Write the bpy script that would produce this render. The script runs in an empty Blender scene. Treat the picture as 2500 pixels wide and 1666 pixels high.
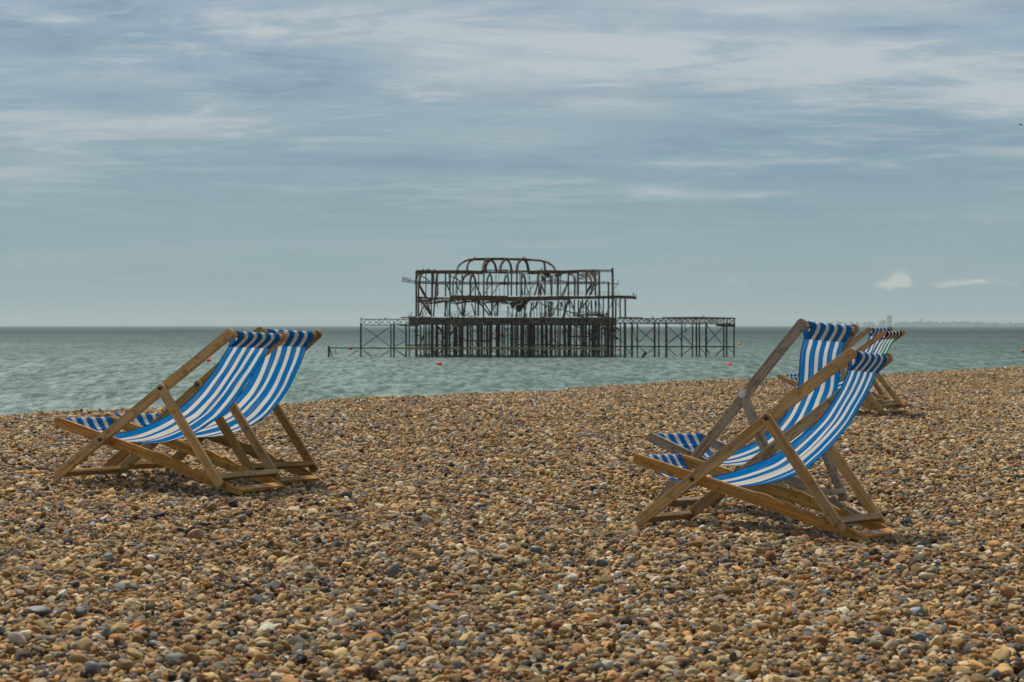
import bpy, bmesh, math, random
import numpy as np
from mathutils import Vector, Matrix, Euler, noise
random.seed(7); rng = np.random.default_rng(7)
sc = bpy.context.scene; COL = sc.collection
F_PX, H = 5000.0, 5.5
TH = math.atan(38/F_PX)

# ---------------------------------------------------------------- camera
cd = bpy.data.cameras.new('camera'); cam = bpy.data.objects.new('camera', cd); COL.objects.link(cam)
cam.location = (0, 0, H); cam.rotation_euler = (math.pi/2-TH, 0, 0)
cd.sensor_width = 36; cd.lens = 36*F_PX/2500; cd.clip_start = .1; cd.clip_end = 60000
cd.dof.use_dof = True; cd.dof.focus_distance = 10.8; cd.dof.aperture_fstop = 11
sc.camera = cam

def lin(r, g, b, a=1):
    f = lambda c: (c/255/12.92 if c <= 10 else ((c/255+.055)/1.055)**2.4)
    return (f(r), f(g), f(b), a)

class NT:
    def __init__(s, tree): s.t = tree; s.n = tree.nodes; s.n.clear()
    def add(s, kind, **kw):
        nd = s.n.new(kind)
        for k, v in kw.items(): setattr(nd, k, v)
        return nd
    def link(s, a, b): s.t.links.new(a, b)
    def put(s, sock, v):
        if isinstance(v, bpy.types.NodeSocket): s.link(v, sock)
        else: sock.default_value = v
    def math(s, op, a, b=0., c=None, clamp=False):
        nd = s.add('ShaderNodeMath', operation=op, use_clamp=clamp); s.put(nd.inputs[0], a); s.put(nd.inputs[1], b)
        if c is not None: s.put(nd.inputs[2], c)
        return nd.outputs[0]
    def vmath(s, op, a, b=(0, 0, 0)):
        nd = s.add('ShaderNodeVectorMath', operation=op); s.put(nd.inputs[0], a); s.put(nd.inputs[1], b); return nd.outputs[0]
    def mix(s, f, a, b, blend='MIX'):
        nd = s.add('ShaderNodeMix', data_type='RGBA', blend_type=blend); nd.clamp_factor = True
        s.put(nd.inputs[0], f); s.put(nd.inputs[6], a); s.put(nd.inputs[7], b); return nd.outputs[2]
    def noise(s, vec, scale, detail=4, rough=.5, dist=0., dim='3D'):
        nd = s.add('ShaderNodeTexNoise', noise_dimensions=dim)
        if vec is not None: s.link(vec, nd.inputs['Vector'])
        s.put(nd.inputs['Scale'], scale); nd.inputs['Detail'].default_value = detail
        nd.inputs['Roughness'].default_value = rough; nd.inputs['Distortion'].default_value = dist
        return nd.outputs[0]
    def ramp(s, f, stops, interp='LINEAR'):
        nd = s.add('ShaderNodeValToRGB'); cr = nd.color_ramp; cr.interpolation = interp
        while len(cr.elements) < len(stops): cr.elements.new(.5)
        for e, (p, c) in zip(cr.elements, stops): e.position = p; e.color = c
        s.put(nd.inputs[0], f); return nd.outputs[0]
    def map(s, v, a, b, c=0., d=1., smooth=True):
        nd = s.add('ShaderNodeMapRange', interpolation_type='SMOOTHSTEP' if smooth else 'LINEAR')
        s.put(nd.inputs[0], v)
        for i, x in zip((1, 2, 3, 4), (a, b, c, d)): nd.inputs[i].default_value = x
        return nd.outputs[0]
    def xyz(s, v):
        nd = s.add('ShaderNodeSeparateXYZ'); s.link(v, nd.inputs[0]); return nd.outputs
    def comb(s, x, y, z):
        nd = s.add('ShaderNodeCombineXYZ'); [s.put(nd.inputs[i], q) for i, q in enumerate((x, y, z))]; return nd.outputs[0]

# ---------------------------------------------------------------- sky, sun, exposure
SUN = Vector((-.24, .40, .85)).normalized()
w = bpy.data.worlds.new('World'); sc.world = w; w.use_nodes = True
T = NT(w.node_tree)
out = T.add('ShaderNodeOutputWorld')
sky = T.add('ShaderNodeTexSky', sky_type='NISHITA'); sky.sun_disc = False
sky.sun_elevation = math.asin(SUN.z); sky.sun_rotation = math.atan2(SUN.x, SUN.y) % (2*math.pi)
sky.air_density = 1.2; sky.dust_density = 2.5
bg1 = T.add('ShaderNodeBackground'); T.link(sky.outputs[0], bg1.inputs[0]); bg1.inputs[1].default_value = .06
tc = T.add('ShaderNodeTexCoord'); D = tc.outputs['Generated']; dx, dy, dz = T.xyz(D)
el = T.math('MAXIMUM', dz, 0.)
deck = T.ramp(el, [(0, lin(146, 169, 172)), (.03, lin(142, 167, 172)), (.075, lin(133, 161, 174)), (.12, lin(141, 166, 181)),
                   (.165, lin(150, 170, 187)), (.35, lin(140, 155, 170)), (1, lin(118, 131, 142))])
q = T.math('ADD', el, .075)
px = T.math('DIVIDE', dx, q); py = T.math('DIVIDE', dy, q)
P = T.comb(T.math('MULTIPLY', px, .6), T.math('ADD', py, T.math('MULTIPLY', px, .10)), .3)
warp = T.noise(P, 1.1, 3, .5)
P2 = T.comb(T.math('ADD', T.math('MULTIPLY', px, .62), T.math('MULTIPLY', warp, .8)), T.math('ADD', T.math('ADD', py, T.math('MULTIPLY', px, .02)), T.math('MULTIPLY', warp, .35)), 1.7)
nA = T.noise(P2, 1.25, 5, .58, .1); nB = T.noise(P2, 5.5, 10, .70, .2); nC = T.noise(P, .55, 2, .5)
s = T.math('ADD', T.math('MULTIPLY', nA, .42), T.math('ADD', T.math('MULTIPLY', nB, .46), T.math('MULTIPLY', nC, .28)))
amp = T.map(el, .02, .13, .12, 1.)
tx = T.math('DIVIDE', dx, T.math('MAXIMUM', dy, .05)); tz = T.math('DIVIDE', dz, T.math('MAXIMUM', dy, .05))
front = T.map(dy, .3, .6)
wob = T.noise(T.comb(T.math('MULTIPLY', tx, 10.), T.math('MULTIPLY', tz, 34.), 0.), 1.6, 6, .62)
wobc = T.math('SUBTRACT', wob, .5)
txw = T.math('ADD', tx, T.math('MULTIPLY', wobc, .035)); tzw = T.math('ADD', tz, T.math('MULTIPLY', wobc, .014))
def blob(cx, cy, sx, sy, a, X=txw, Z=tzw):
    u = T.math('DIVIDE', T.math('SUBTRACT', X, (cx-1250)/F_PX), sx/F_PX)
    v = T.math('DIVIDE', T.math('SUBTRACT', Z, (795-cy)/F_PX), sy/F_PX)
    r = T.math('ADD', T.math('MULTIPLY', u, u), T.math('MULTIPLY', v, v))
    return T.math('MULTIPLY', T.math('EXPONENT', T.math('MULTIPLY', r, -.8)), a)
def total(L):
    o = 0.
    for b in L: o = T.math('ADD', blob(*b), o)
    return T.math('MULTIPLY', o, front)
lightb = total([(2450, 238, 110, 34, 1.0), (2000, 238, 70, 11, .4), (1060, 120, 190, 20, .55), (1330, 165, 230, 26, .5), (1750, 98, 480, 20, .5),
                (150, 46, 60, 9, .8), (660, 78, 50, 9, .5), (1600, 467, 120, 12, .75), (1830, 480, 80, 6, .5), (90, 390, 120, 60, .4), (1950, 12, 500, 34, .7), (1250, 190, 420, 60, .35), (1900, 150, 500, 40, .3),
                (560, 300, 260, 40, .22), (1250, 330, 250, 34, .3), (350, 190, 220, 16, .3), (1050, 12, 200, 14, .35), (1500, 260, 260, 26, .25), (1900, 395, 250, 10, .22)])
darkb = total([(230, 105, 260, 38, .62), (2150, 335, 420, 46, .5), (1200, 232, 330, 20, .42), (2150, 425, 420, 30, .4), (60, 373, 80, 5, .6), (340, 657, 60, 7, .3),
               (720, 215, 220, 22, .4), (1400, 100, 110, 10, .45), (1230, 500, 500, 40, .22), (800, 330, 150, 12, .25)])
lightf = T.math('ADD', T.math('MULTIPLY', T.map(s, .55, .68), T.math('MULTIPLY', amp, .85)), T.math('MULTIPLY', lightb, T.map(wob, .25, .62, .45, 1.15)), clamp=True)
darkf = T.math('ADD', T.math('MULTIPLY', T.map(s, .55, .45), T.math('MULTIPLY', amp, .75)), T.math('MULTIPLY', darkb, T.map(wob, .3, .6, 1.1, .6)), clamp=True)
c = T.mix(T.math('MULTIPLY', darkf, .85), deck, lin(112, 138, 163))
c = T.mix(T.math('MULTIPLY', lightf, .75), c, lin(194, 200, 202))
wob2 = T.noise(T.comb(T.math('MULTIPLY', tx, 90.), T.math('MULTIPLY', tz, 130.), 0.), 1., 5, .6)
w2 = T.math('SUBTRACT', wob2, .5)
X3 = T.math('ADD', tx, T.math('MULTIPLY', w2, .012)); Z3 = T.math('ADD', tz, T.math('MULTIPLY', w2, .009))
cum = 0.
for b in [(2160, 697, 30, 9, 1.2), (2196, 684, 24, 15, 1.6), (2218, 686, 16, 10, .8), (2330, 692, 40, 7, .9), (2392, 689, 28, 7, 1.1), (2290, 696, 30, 5, .5), (2470, 692, 26, 5, .5), (1790, 692, 36, 16, .5), (2040, 700, 40, 6, .25)]:
    cum = T.math('ADD', blob(*b, X=X3, Z=Z3), cum)
c = T.mix(T.math('MULTIPLY', T.math('MULTIPLY', T.map(cum, .08, 1.25), front), .92), c, lin(190, 197, 191))
c = T.mix(T.map(dz, -.002, -.03), c, lin(90, 105, 105))
bg2 = T.add('ShaderNodeBackground'); T.link(c, bg2.inputs[0]); bg2.inputs[1].default_value = 1.07
ms = T.add('ShaderNodeMixShader'); ms.inputs[0].default_value = .93
T.link(bg1.outputs[0], ms.inputs[1]); T.link(bg2.outputs[0], ms.inputs[2]); T.link(ms.outputs[0], out.inputs[0])
ld = bpy.data.lights.new('sun', 'SUN'); ld.energy = 4.3; ld.angle = math.radians(6); ld.color = (1, .92, .80)
so = bpy.data.objects.new('sun', ld); COL.objects.link(so); so.rotation_euler = SUN.to_track_quat('Z', 'Y').to_euler(); so.location = (-40, 40, 80)
vs = sc.view_settings; vs.view_transform = 'Standard'; vs.look = 'None'; vs.gamma = 1; vs.exposure = 0.0; vs.use_curve_mapping = False
sc.cycles.volume_bounces = 0; sc.cycles.max_bounces = 6; sc.cycles.volume_max_steps = 64

# ---------------------------------------------------------------- helpers
def W(x, y, Y):
    a = (x-1250)/F_PX; b = (833-y)/F_PX; c, s_ = math.cos(TH), math.sin(TH)
    d = Vector((a, c+b*s_, -s_+b*c)); t = Y/d.y
    return Vector((d.x*t, Y, H+d.z*t))
def tag(o, label=None, cat=None, group=None, kind=None):
    for k, v in (('label', label), ('category', cat), ('group', group), ('kind', kind)):
        if v: o[k] = v
    return o
def obj(name, bm, mat, parent=None, smooth=False):
    if isinstance(bm, bmesh.types.BMesh):
        me = bpy.data.meshes.new(name); bm.to_mesh(me); bm.free()
    else: me = bm
    if smooth:
        for p in me.polygons: p.use_smooth = True
    if mat and not me.materials: me.materials.append(mat)
    o = bpy.data.objects.new(name, me); COL.objects.link(o)
    if parent: o.parent = parent
    return o
def empty(name, M):
    o = bpy.data.objects.new(name, None); COL.objects.link(o); o.matrix_world = M; o.empty_display_size = .1; return o
def mat(name, rough=.7):
    m = bpy.data.materials.new(name); m.use_nodes = True; t = NT(m.node_tree)
    o = t.add('ShaderNodeOutputMaterial'); b = t.add('ShaderNodeBsdfPrincipled'); t.link(b.outputs[0], o.inputs[0])
    b.inputs['Roughness'].default_value = rough; return m, t, b, o
def box(bm, x0, x1, y0, y1, z0, z1, M=None):
    vs_ = [bm.verts.new(Vector(p) if M is None else M @ Vector(p)) for p in
           [(x0, y0, z0), (x1, y0, z0), (x1, y1, z0), (x0, y1, z0), (x0, y0, z1), (x1, y0, z1), (x1, y1, z1), (x0, y1, z1)]]
    for f in [(0, 3, 2, 1), (4, 5, 6, 7), (0, 1, 5, 4), (1, 2, 6, 5), (2, 3, 7, 6), (3, 0, 4, 7)]: bm.faces.new([vs_[i] for i in f])
def tube(bm, pts, r, sides=4, rd=None, caps=True):
    pts = [Vector(p) for p in pts]; rd = rd or r; rings = []
    for i, p in enumerate(pts):
        t = (pts[min(i+1, len(pts)-1)]-pts[max(i-1, 0)]).normalized()
        up = Vector((0, 1, 0)) if abs(t.y) < .9 else Vector((0, 0, 1))
        a = t.cross(up).normalized(); b = a.cross(t).normalized()
        rings.append([bm.verts.new(p + a*r*math.cos(k)+b*rd*math.sin(k)) for k in [math.pi/4*(sides == 4)+2*math.pi*j/sides for j in range(sides)]])
    for A, B in zip(rings, rings[1:]):
        for j in range(sides): bm.faces.new((A[j], A[(j+1) % sides], B[(j+1) % sides], B[j]))
    if caps: bm.faces.new(rings[0][::-1]); bm.faces.new(rings[-1])
def noise2(x, y, s, seed=0): return noise.noise(Vector((x*s, y*s, seed*7.3)))

# ---------------------------------------------------------------- materials
def wood(name, base, dark, grey, greyamt):
    m, t, b, o = mat(name, .62); b.inputs['Specular IOR Level'].default_value = .3
    tc = t.add('ShaderNodeTexCoord'); oi = t.add('ShaderNodeObjectInfo'); rnd = oi.outputs['Random']
    off = t.comb(t.math('MULTIPLY', rnd, 37.), t.math('MULTIPLY', rnd, 11.), t.math('MULTIPLY', rnd, 5.))
    v = t.vmath('ADD', tc.outputs['Object'], off)
    g = t.noise(t.vmath('MULTIPLY', v, (2.5, 60, 60)), 1., 5, .6, .6)
    g2 = t.noise(t.vmath('MULTIPLY', v, (9, 260, 260)), 1., 3, .6)
    p = t.noise(t.vmath('MULTIPLY', v, (5, 14, 14)), 1., 4, .6)
    st = t.noise(v, 22., 5, .65)
    c = t.mix(t.map(g, .36, .60), base, dark)
    gf = t.math('MULTIPLY', t.map(p, .5-.35*greyamt, .72, 0, 1), min(1, .35+greyamt))
    c = t.mix(gf, c, grey)
    c = t.mix(t.math('MULTIPLY', t.map(st, .52, .68), .75), c, (dark[0]*.45, dark[1]*.45, dark[2]*.5, 1))
    c = t.mix(t.math('MULTIPLY', t.map(g2, .55, .75), .45), c, (dark[0]*.6, dark[1]*.6, dark[2]*.6, 1))
    hv = t.add('ShaderNodeHueSaturation'); t.link(c, hv.inputs['Color']); t.put(hv.inputs['Value'], t.math('ADD', .85, t.math('MULTIPLY', rnd, .3)))
    t.link(hv.outputs[0], b.inputs['Base Color'])
    bp = t.add('ShaderNodeBump'); bp.inputs['Strength'].default_value = .5; bp.inputs['Distance'].default_value = .0015
    t.put(bp.inputs['Height'], t.math('ADD', g, g2)); t.link(bp.outputs[0], b.inputs['Normal'])
    return m
WOOD = {
 'golden': wood('golden_wood', (.62, .31, .065, 1), (.38, .17, .035, 1), (.36, .25, .10, 1), .12),
 'tan': wood('tan_wood', (.54, .33, .125, 1), (.31, .18, .07, 1), (.38, .30, .18, 1), .25),
 'grey': wood('grey_weathered_wood', (.44, .34, .22, 1), (.20, .15, .10, 1), (.38, .32, .245, 1), .5),
 'brown': wood('brown_wood', (.42, .23, .05, 1), (.22, .115, .025, 1), (.25, .18, .07, 1), .15),
}
def metal(name, c, r):
    m, t, b, o = mat(name, r); b.inputs['Base Color'].default_value = c; b.inputs['Metallic'].default_value = .9; return m
RUSTBOLT = metal('rusty_bolt', (.07, .045, .03, 1), .6); STEELBOLT = metal('steel_bolt', (.6, .6, .58, 1), .3)

def fabric(name, blue, navy=None, teal=None):
    m = bpy.data.materials.new(name); m.use_nodes = True; t = NT(m.node_tree); o = t.add('ShaderNodeOutputMaterial')
    uv = t.add('ShaderNodeUVMap', uv_map='UVMap').outputs[0]; u, v, _ = t.xyz(uv)
    f = t.math('MODULO', u, .2175)
    white = t.math('GREATER_THAN', f, .13)
    bl = blue if teal is None else t.mix(t.map(u, .25, .75), blue, teal)
    if navy is not None: bl = t.mix(t.math('GREATER_THAN', t.add('ShaderNodeUVMap', uv_map='UVMap').outputs[0] and v, 1.32), bl, navy)
    n = t.noise(t.comb(t.math('MULTIPLY', u, 6.), t.math('MULTIPLY', v, 4.), 0.), 1.5, 5, .6)
    c = t.mix(white, bl, (.78, .76, .68, 1))
    c = t.mix(t.math('MULTIPLY', t.map(n, .45, .75), .32), c, (.30, .30, .28, 1))
    wv = t.noise(t.comb(t.math('MULTIPLY', u, 400.), t.math('MULTIPLY', v, 400.), 0.), 1., 2, .5)
    d = t.add('ShaderNodeBsdfDiffuse'); tr = t.add('ShaderNodeBsdfTranslucent'); t.link(c, d.inputs[0]); t.link(c, tr.inputs[0])
    bp = t.add('ShaderNodeBump'); bp.inputs['Strength'].default_value = .3; bp.inputs['Distance'].default_value = .0008
    t.link(wv, bp.inputs['Height']); t.link(bp.outputs[0], d.inputs['Normal'])
    mx = t.add('ShaderNodeMixShader'); mx.inputs[0].default_value = .42
    t.link(d.outputs[0], mx.inputs[1]); t.link(tr.outputs[0], mx.inputs[2]); t.link(mx.outputs[0], o.inputs[0]); return m
FAB = fabric('blue_white_canvas', (.003, .175, .52, 1))
FABT = fabric('teal_white_canvas', (.002, .17, .38, 1), navy=(.01, .02, .09, 1), teal=(.002, .25, .22, 1))
m, t, b, o = mat('navy_binding', .8); b.inputs['Base Color'].default_value = (.006, .02, .16, 1); NAVY = m
m, t, b, o = mat('paper_sticker', .5); b.inputs['Base Color'].default_value = (.6, .62, .62, 1); STICK = m

# ---------------------------------------------------------------- deckchair data (metres)
A1, A2, LB, B1, LC = .359, .807, 1.152, .315, .579
WA, WB, WC, LA = .298, .257, .323, 1.30
CH = dict(
 R1=(0.937, 9.427, -.702, .448, .668, .2775, .941, -.049), R2=(1.091, 10.652, -.696, .609, .859, .373, 1.121, -.043),
 L1=(-2.010, 10.803, -.595, .350, .639, .298, .952, -.029), L2=(-1.874, 11.435, -.602, .435, .660, .293, .9285, -.032),
 F1=(3.168, 21.442, -.5965, .551, .657, .227, .989, .009), F2=(3.027, 20.117, -.604, .5035, .621, .272, .899, .014))
def chair_frame(p):
    x, y, z, yaw, al, be, ga, ro = p; c, s_ = math.cos(yaw), math.sin(yaw)
    U = Vector((c, -s_, 0)); L = Vector((s_, c, 0)); Z = Vector((0, 0, 1))
    Wd = L*math.cos(ro)+Z*math.sin(ro); Hh = -L*math.sin(ro)+Z*math.cos(ro)
    M = Matrix((U, Wd, Hh)).transposed().to_4x4(); M.translation = Vector((x, y, z+H)); return M
contacts = []
for p in CH.values():
    M = chair_frame(p); al, be = p[4], p[5]
    for sgn in (-1, 1):
        for q_ in (Vector((-A1*math.cos(al)+.02, sgn*WA, -A1*math.sin(al))), Vector(((LB-B1)*math.cos(be), sgn*WB, -(LB-B1)*math.sin(be)-.012))):
            contacts.append(M @ q_)
CXY = np.array([(v.x, v.y, v.z) for v in contacts])
CREST = np.array([(-60, -55), (-30, -12), (-14, 7.5), (-8, 14.8), (-4.8, 19.2), (-2.5, 22.4), (-.94, 24.8), (2.1, 30.0), (6.1, 35), (10.3, 41), (18, 52), (60, 108), (300, 430)], float)
def vnoise(X, Y, s, seed=0):
    # smooth value noise, vectorised
    x = X*s+seed*13.7; y = Y*s+seed*5.1; xi = np.floor(x).astype(np.int64); yi = np.floor(y).astype(np.int64); fx = x-xi; fy = y-yi
    fx = fx*fx*(3-2*fx); fy = fy*fy*(3-2*fy)
    def h(a, b):
        n = (a*374761393+b*668265263+seed*974634777) & 0x7fffffff; n = ((n ^ (n >> 13))*1274126177) & 0x7fffffff
        return (n ^ (n >> 16)) % 10000/5000.-1
    return (h(xi, yi)*(1-fx)+h(xi+1, yi)*fx)*(1-fy)+(h(xi, yi+1)*(1-fx)+h(xi+1, yi+1)*fx)*fy
def crest_d(X, Y): return (Y-np.interp(X, CREST[:, 0], CREST[:, 1]))*.58   # metres beyond the berm edge, roughly
def ground(X, Y):
    X = np.asarray(X, float); Y = np.asarray(Y, float)
    z = H-.86-.05*np.clip((X+1)/3, -1, 1)*np.exp(-((Y-9)/6)**2)-.03*np.clip((9-Y)/5, 0, 1)
    z = z+.035*vnoise(X, Y, .55, 1)+.018*vnoise(X, Y, 1.4, 2)+.009*vnoise(X, Y, 3.3, 3)
    num = z*.35; den = .35
    for cx, cy, cz in CXY:
        wgt = np.exp(-((X-cx)**2+(Y-cy)**2)/(2*.28**2))*(1 if True else 0)
        num = num+wgt*(cz-.015); den = den+wgt
    z = num/den
    d = crest_d(X, Y)+.25*vnoise(X, Y, .9, 5)
    z = z-np.where(d > 0, np.minimum(.10*d**1.25+.02*d, 9), 0)
    return z
# ---------------------------------------------------------------- beach ground sheet
def grid_mesh(name, xs, ys, zf):
    X, Y = np.meshgrid(xs, ys); Z = zf(X, Y); n, k = X.shape
    me = bpy.data.meshes.new(name); me.vertices.add(n*k); me.vertices.foreach_set('co', np.stack([X, Y, Z], -1).ravel())
    i = np.arange(n*k).reshape(n, k); f = np.stack([i[:-1, :-1], i[:-1, 1:], i[1:, 1:], i[1:, :-1]], -1).reshape(-1, 4)
    me.loops.add(f.size); me.polygons.add(len(f)); me.loops.foreach_set('vertex_index', f.ravel())
    me.polygons.foreach_set('loop_start', np.arange(len(f))*4); me.polygons.foreach_set('use_smooth', np.ones(len(f), bool))
    me.update(); me.validate(); return me
PAL = [((.41, .24, .085), 20), ((.33, .17, .055), 17), ((.48, .33, .145), 17), ((.24, .165, .07), 11), ((.54, .42, .26), 12), ((.20, .175, .12), 9),
       ((.09, .098, .092), 6), ((.03, .034, .036), 7), ((.26, .105, .03), 6), ((.62, .56, .44), 4), ((.14, .165, .165), 5), ((.36, .19, .07), 6)]
m, t, b, o = mat('shingle_bed', .85)
geo = t.add('ShaderNodeNewGeometry'); pos = geo.outputs['Position']
vo = t.add('ShaderNodeTexVoronoi'); vo.inputs['Scale'].default_value = 30; t.link(pos, vo.inputs['Vector'])
rr = t.xyz(vo.outputs['Color'])[0]
tot = sum(p[1] for p in PAL); acc = 0; stops = []
for c_, n_ in PAL: stops.append((acc/tot, (*c_, 1))); acc += n_
cc = t.ramp(rr, stops, 'CONSTANT')
t.link(cc, b.inputs['Base Color'])
bp = t.add('ShaderNodeBump'); bp.inputs['Strength'].default_value = 1; bp.inputs['Distance'].default_value = .015; bp.invert = True
t.link(vo.outputs['Distance'], bp.inputs['Height']); t.link(bp.outputs[0], b.inputs['Normal']); BED = m
xs = np.concatenate([np.linspace(-300, -30, 20), np.linspace(-27, -9, 20), np.arange(-8.5, 14, .12), np.linspace(15, 40, 30), np.linspace(45, 300, 20)])
ys = np.concatenate([np.linspace(-150, -8, 20), np.linspace(-6, 3, 18), np.arange(3.3, 46, .12), np.linspace(47, 120, 60), np.linspace(125, 500, 40)])
beach = obj('beach', grid_mesh('beach', xs, ys, lambda X, Y: np.maximum(ground(X, Y)-.022, -6)), BED)
tag(beach, kind='structure')

# ---------------------------------------------------------------- pebbles
m, t, b, o = mat('pebble', .6)
at = t.add('ShaderNodeAttribute', attribute_type='INSTANCER', attribute_name='pcol'); tc = t.add('ShaderNodeTexCoord'); oi = t.add('ShaderNodeObjectInfo')
rv = t.math('MULTIPLY', oi.outputs['Random'], 50.); v = t.vmath('ADD', tc.outputs['Object'], t.comb(rv, rv, rv))
n1 = t.noise(v, 1.6, 4, .6); n2 = t.noise(v, 7., 4, .65)
c = t.mix(t.math('MULTIPLY', t.map(n1, .42, .68), .55), at.outputs['Color'], t.mix(.5, at.outputs['Color'], (.36, .20, .08, 1)))
c = t.mix(t.math('MULTIPLY', t.map(n2, .58, .72), .45), c, (.45, .42, .36, 1))
c = t.mix(t.math('MULTIPLY', t.map(n2, .42, .30), .45), c, (.07, .055, .045, 1))
t.link(c, b.inputs['Base Color']); t.put(b.inputs['Roughness'], t.map(n1, .3, .7, .5, .8)); b.inputs['Specular IOR Level'].default_value = .22; PEB = m
bp = t.add('ShaderNodeBump'); bp.inputs['Strength'].default_value = .35; bp.inputs['Distance'].default_value = .06; t.link(n2, bp.inputs['Height']); t.link(bp.outputs[0], b.inputs['Normal'])
def pebble_mesh(k, sub, rough=.3, col=None, M=None):
    r = random.Random(100+k); bm = bmesh.new(); bmesh.ops.create_icosphere(bm, subdivisions=sub, radius=1)
    off = Vector((r.uniform(0, 99), r.uniform(0, 99), r.uniform(0, 99))); ang = k % 3 == 0
    planes = [(Vector([r.gauss(0, 1) for _ in range(3)]).normalized(), r.uniform(.55, .85)) for _ in range(9 if ang else 4)]
    e = r.uniform(.75, 1.0)
    for v_ in bm.verts:
        n = v_.co.normalized(); d = 1+rough*1.4*noise.noise(n*1.0+off)+rough*.5*noise.noise(n*2.3+off)+.05*noise.noise(n*6+off)
        p = n*d
        for a, h_ in planes:
            q_ = p.dot(a)
            if q_ > h_: p -= a*(q_-h_)*.85
        v_.co = Vector((p.x, p.y*e, p.z))
    me = bpy.data.meshes.new('pebble'); bm.to_mesh(me); bm.free()
    for p_ in me.polygons: p_.use_smooth = True
    me.materials.append(PEB); return me
pc = bpy.data.collections.new('pebble_shapes'); NP = 16
for k in range(2*NP):
    po = bpy.data.objects.new(f'pebble.{k:03d}', pebble_mesh(k % NP, 3 if k < NP else 2)); pc.objects.link(po)
def layer(y0, y1, step, dmean, dsig, lift, jit=.45):
    X = []; Y = []
    yy = np.arange(y0, y1, step*.87)
    for i, y in enumerate(yy):
        hw = .262*y+.9; xx = np.arange(-hw, hw, step)+(i % 2)*step/2; X.append(xx); Y.append(np.full(len(xx), y))
    X = np.concatenate(X); Y = np.concatenate(Y); X = X+rng.normal(0, jit*step*.6, len(X)); Y = Y+rng.normal(0, jit*step*.6, len(X))
    k = crest_d(X, Y) < 1.3; X = X[k]; Y = Y[k]
    d = np.clip(dmean*np.exp(rng.normal(0, dsig, len(X))), dmean*.45, .058)
    return X, Y, d, lift+rng.normal(0, .0075, len(X))
Ls = [layer(4.4, 10.5, .0150, .0143, .48, .000), layer(10.5, 20, .0182, .0172, .44, .000), layer(20, 44, .028, .0245, .38, .002),
      layer(4.4, 13, .068, .030, .27, .006, .8), layer(13, 24, .085, .034, .25, .007, .8)]
X = np.concatenate([l[0] for l in Ls]); Y = np.concatenate([l[1] for l in Ls]); Dm = np.concatenate([l[2] for l in Ls]); LZ = np.concatenate([l[3] for l in Ls])
N = len(X); Z = np.empty(N)
for i in range(0, N, 60000): Z[i:i+60000] = ground(X[i:i+60000], Y[i:i+60000])
Z = Z-.008+LZ
me = bpy.data.meshes.new('shingle'); me.vertices.add(N); me.vertices.foreach_set('co', np.stack([X, Y, Z], -1).ravel())
wts = np.array([p[1] for p in PAL], float); ci = rng.choice(len(PAL), N, p=wts/wts.sum())
patch = vnoise(X, Y, 2.2, 9)
grey = (rng.random(N) < np.clip(.05+.14*patch, 0, .25)); ci[grey] = rng.choice([5, 6, 7, 10], grey.sum())
col = np.array([p[0] for p in PAL])[ci]*np.exp(rng.normal(-.10, .44, N))[:, None]*(1+rng.normal(0, .03, (N, 3)))
col = col*np.minimum(1, .68/col.max(1))[:, None]
col = np.concatenate([np.clip(col, .01, .75), np.ones((N, 1))], 1)
def attr(nm, typ, key, data): a_ = me.attributes.new(nm, typ, 'POINT'); a_.data.foreach_set(key, data.ravel())
attr('pcol', 'FLOAT_COLOR', 'color', col.astype(np.float32))
flat = rng.uniform(.48, .88, N); asp = rng.uniform(.62, 1, N)
attr('scl', 'FLOAT_VECTOR', 'vector', np.stack([Dm*.5/np.sqrt(asp)*1.06, Dm*.5*np.sqrt(asp)*1.06, Dm*.5*flat], -1).astype(np.float32))
tl = rng.normal(0, .42, (N, 2)); stand = rng.random(N) < .08; tl[stand] *= 2.6
attr('rot', 'FLOAT_VECTOR', 'vector', np.stack([tl[:, 0], tl[:, 1], rng.uniform(0, 6.283, N)], -1).astype(np.float32))
idx = rng.integers(0, NP, N)+np.where(Y > 11, NP, 0); attr('idx', 'INT', 'value', idx.astype(np.int32))
sh = bpy.data.objects.new('shingle', me); COL.objects.link(sh); tag(sh, 'mixed brown, cream and grey flint pebbles covering the beach', 'shingle', kind='stuff')
ng = bpy.data.node_groups.new('scatter_pebbles', 'GeometryNodeTree')
ng.interface.new_socket('Geometry', in_out='INPUT', socket_type='NodeSocketGeometry'); ng.interface.new_socket('Geometry', in_out='OUTPUT', socket_type='NodeSocketGeometry')
gi = ng.nodes.new('NodeGroupInput'); go = ng.nodes.new('NodeGroupOutput'); iop = ng.nodes.new('GeometryNodeInstanceOnPoints')
cin = ng.nodes.new('GeometryNodeCollectionInfo'); cin.inputs['Collection'].default_value = pc; cin.inputs['Separate Children'].default_value = True; cin.inputs['Reset Children'].default_value = True
def na(nm, typ):
    n = ng.nodes.new('GeometryNodeInputNamedAttribute'); n.data_type = typ; n.inputs['Name'].default_value = nm; return [o_ for o_ in n.outputs if o_.enabled and o_.name == 'Attribute'][0]
L_ = ng.links.new
L_(gi.outputs[0], iop.inputs['Points']); L_(cin.outputs[0], iop.inputs['Instance']); iop.inputs['Pick Instance'].default_value = True
L_(na('idx', 'INT'), iop.inputs['Instance Index'])
e2r = ng.nodes.new('FunctionNodeEulerToRotation'); L_(na('rot', 'FLOAT_VECTOR'), e2r.inputs[0]); L_(e2r.outputs[0], iop.inputs['Rotation'])
L_(na('scl', 'FLOAT_VECTOR'), iop.inputs['Scale']); L_(iop.outputs[0], go.inputs[0])
sh.modifiers.new('scatter', 'NODES').node_group = ng
print('pebbles', N, flush=True)

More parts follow.
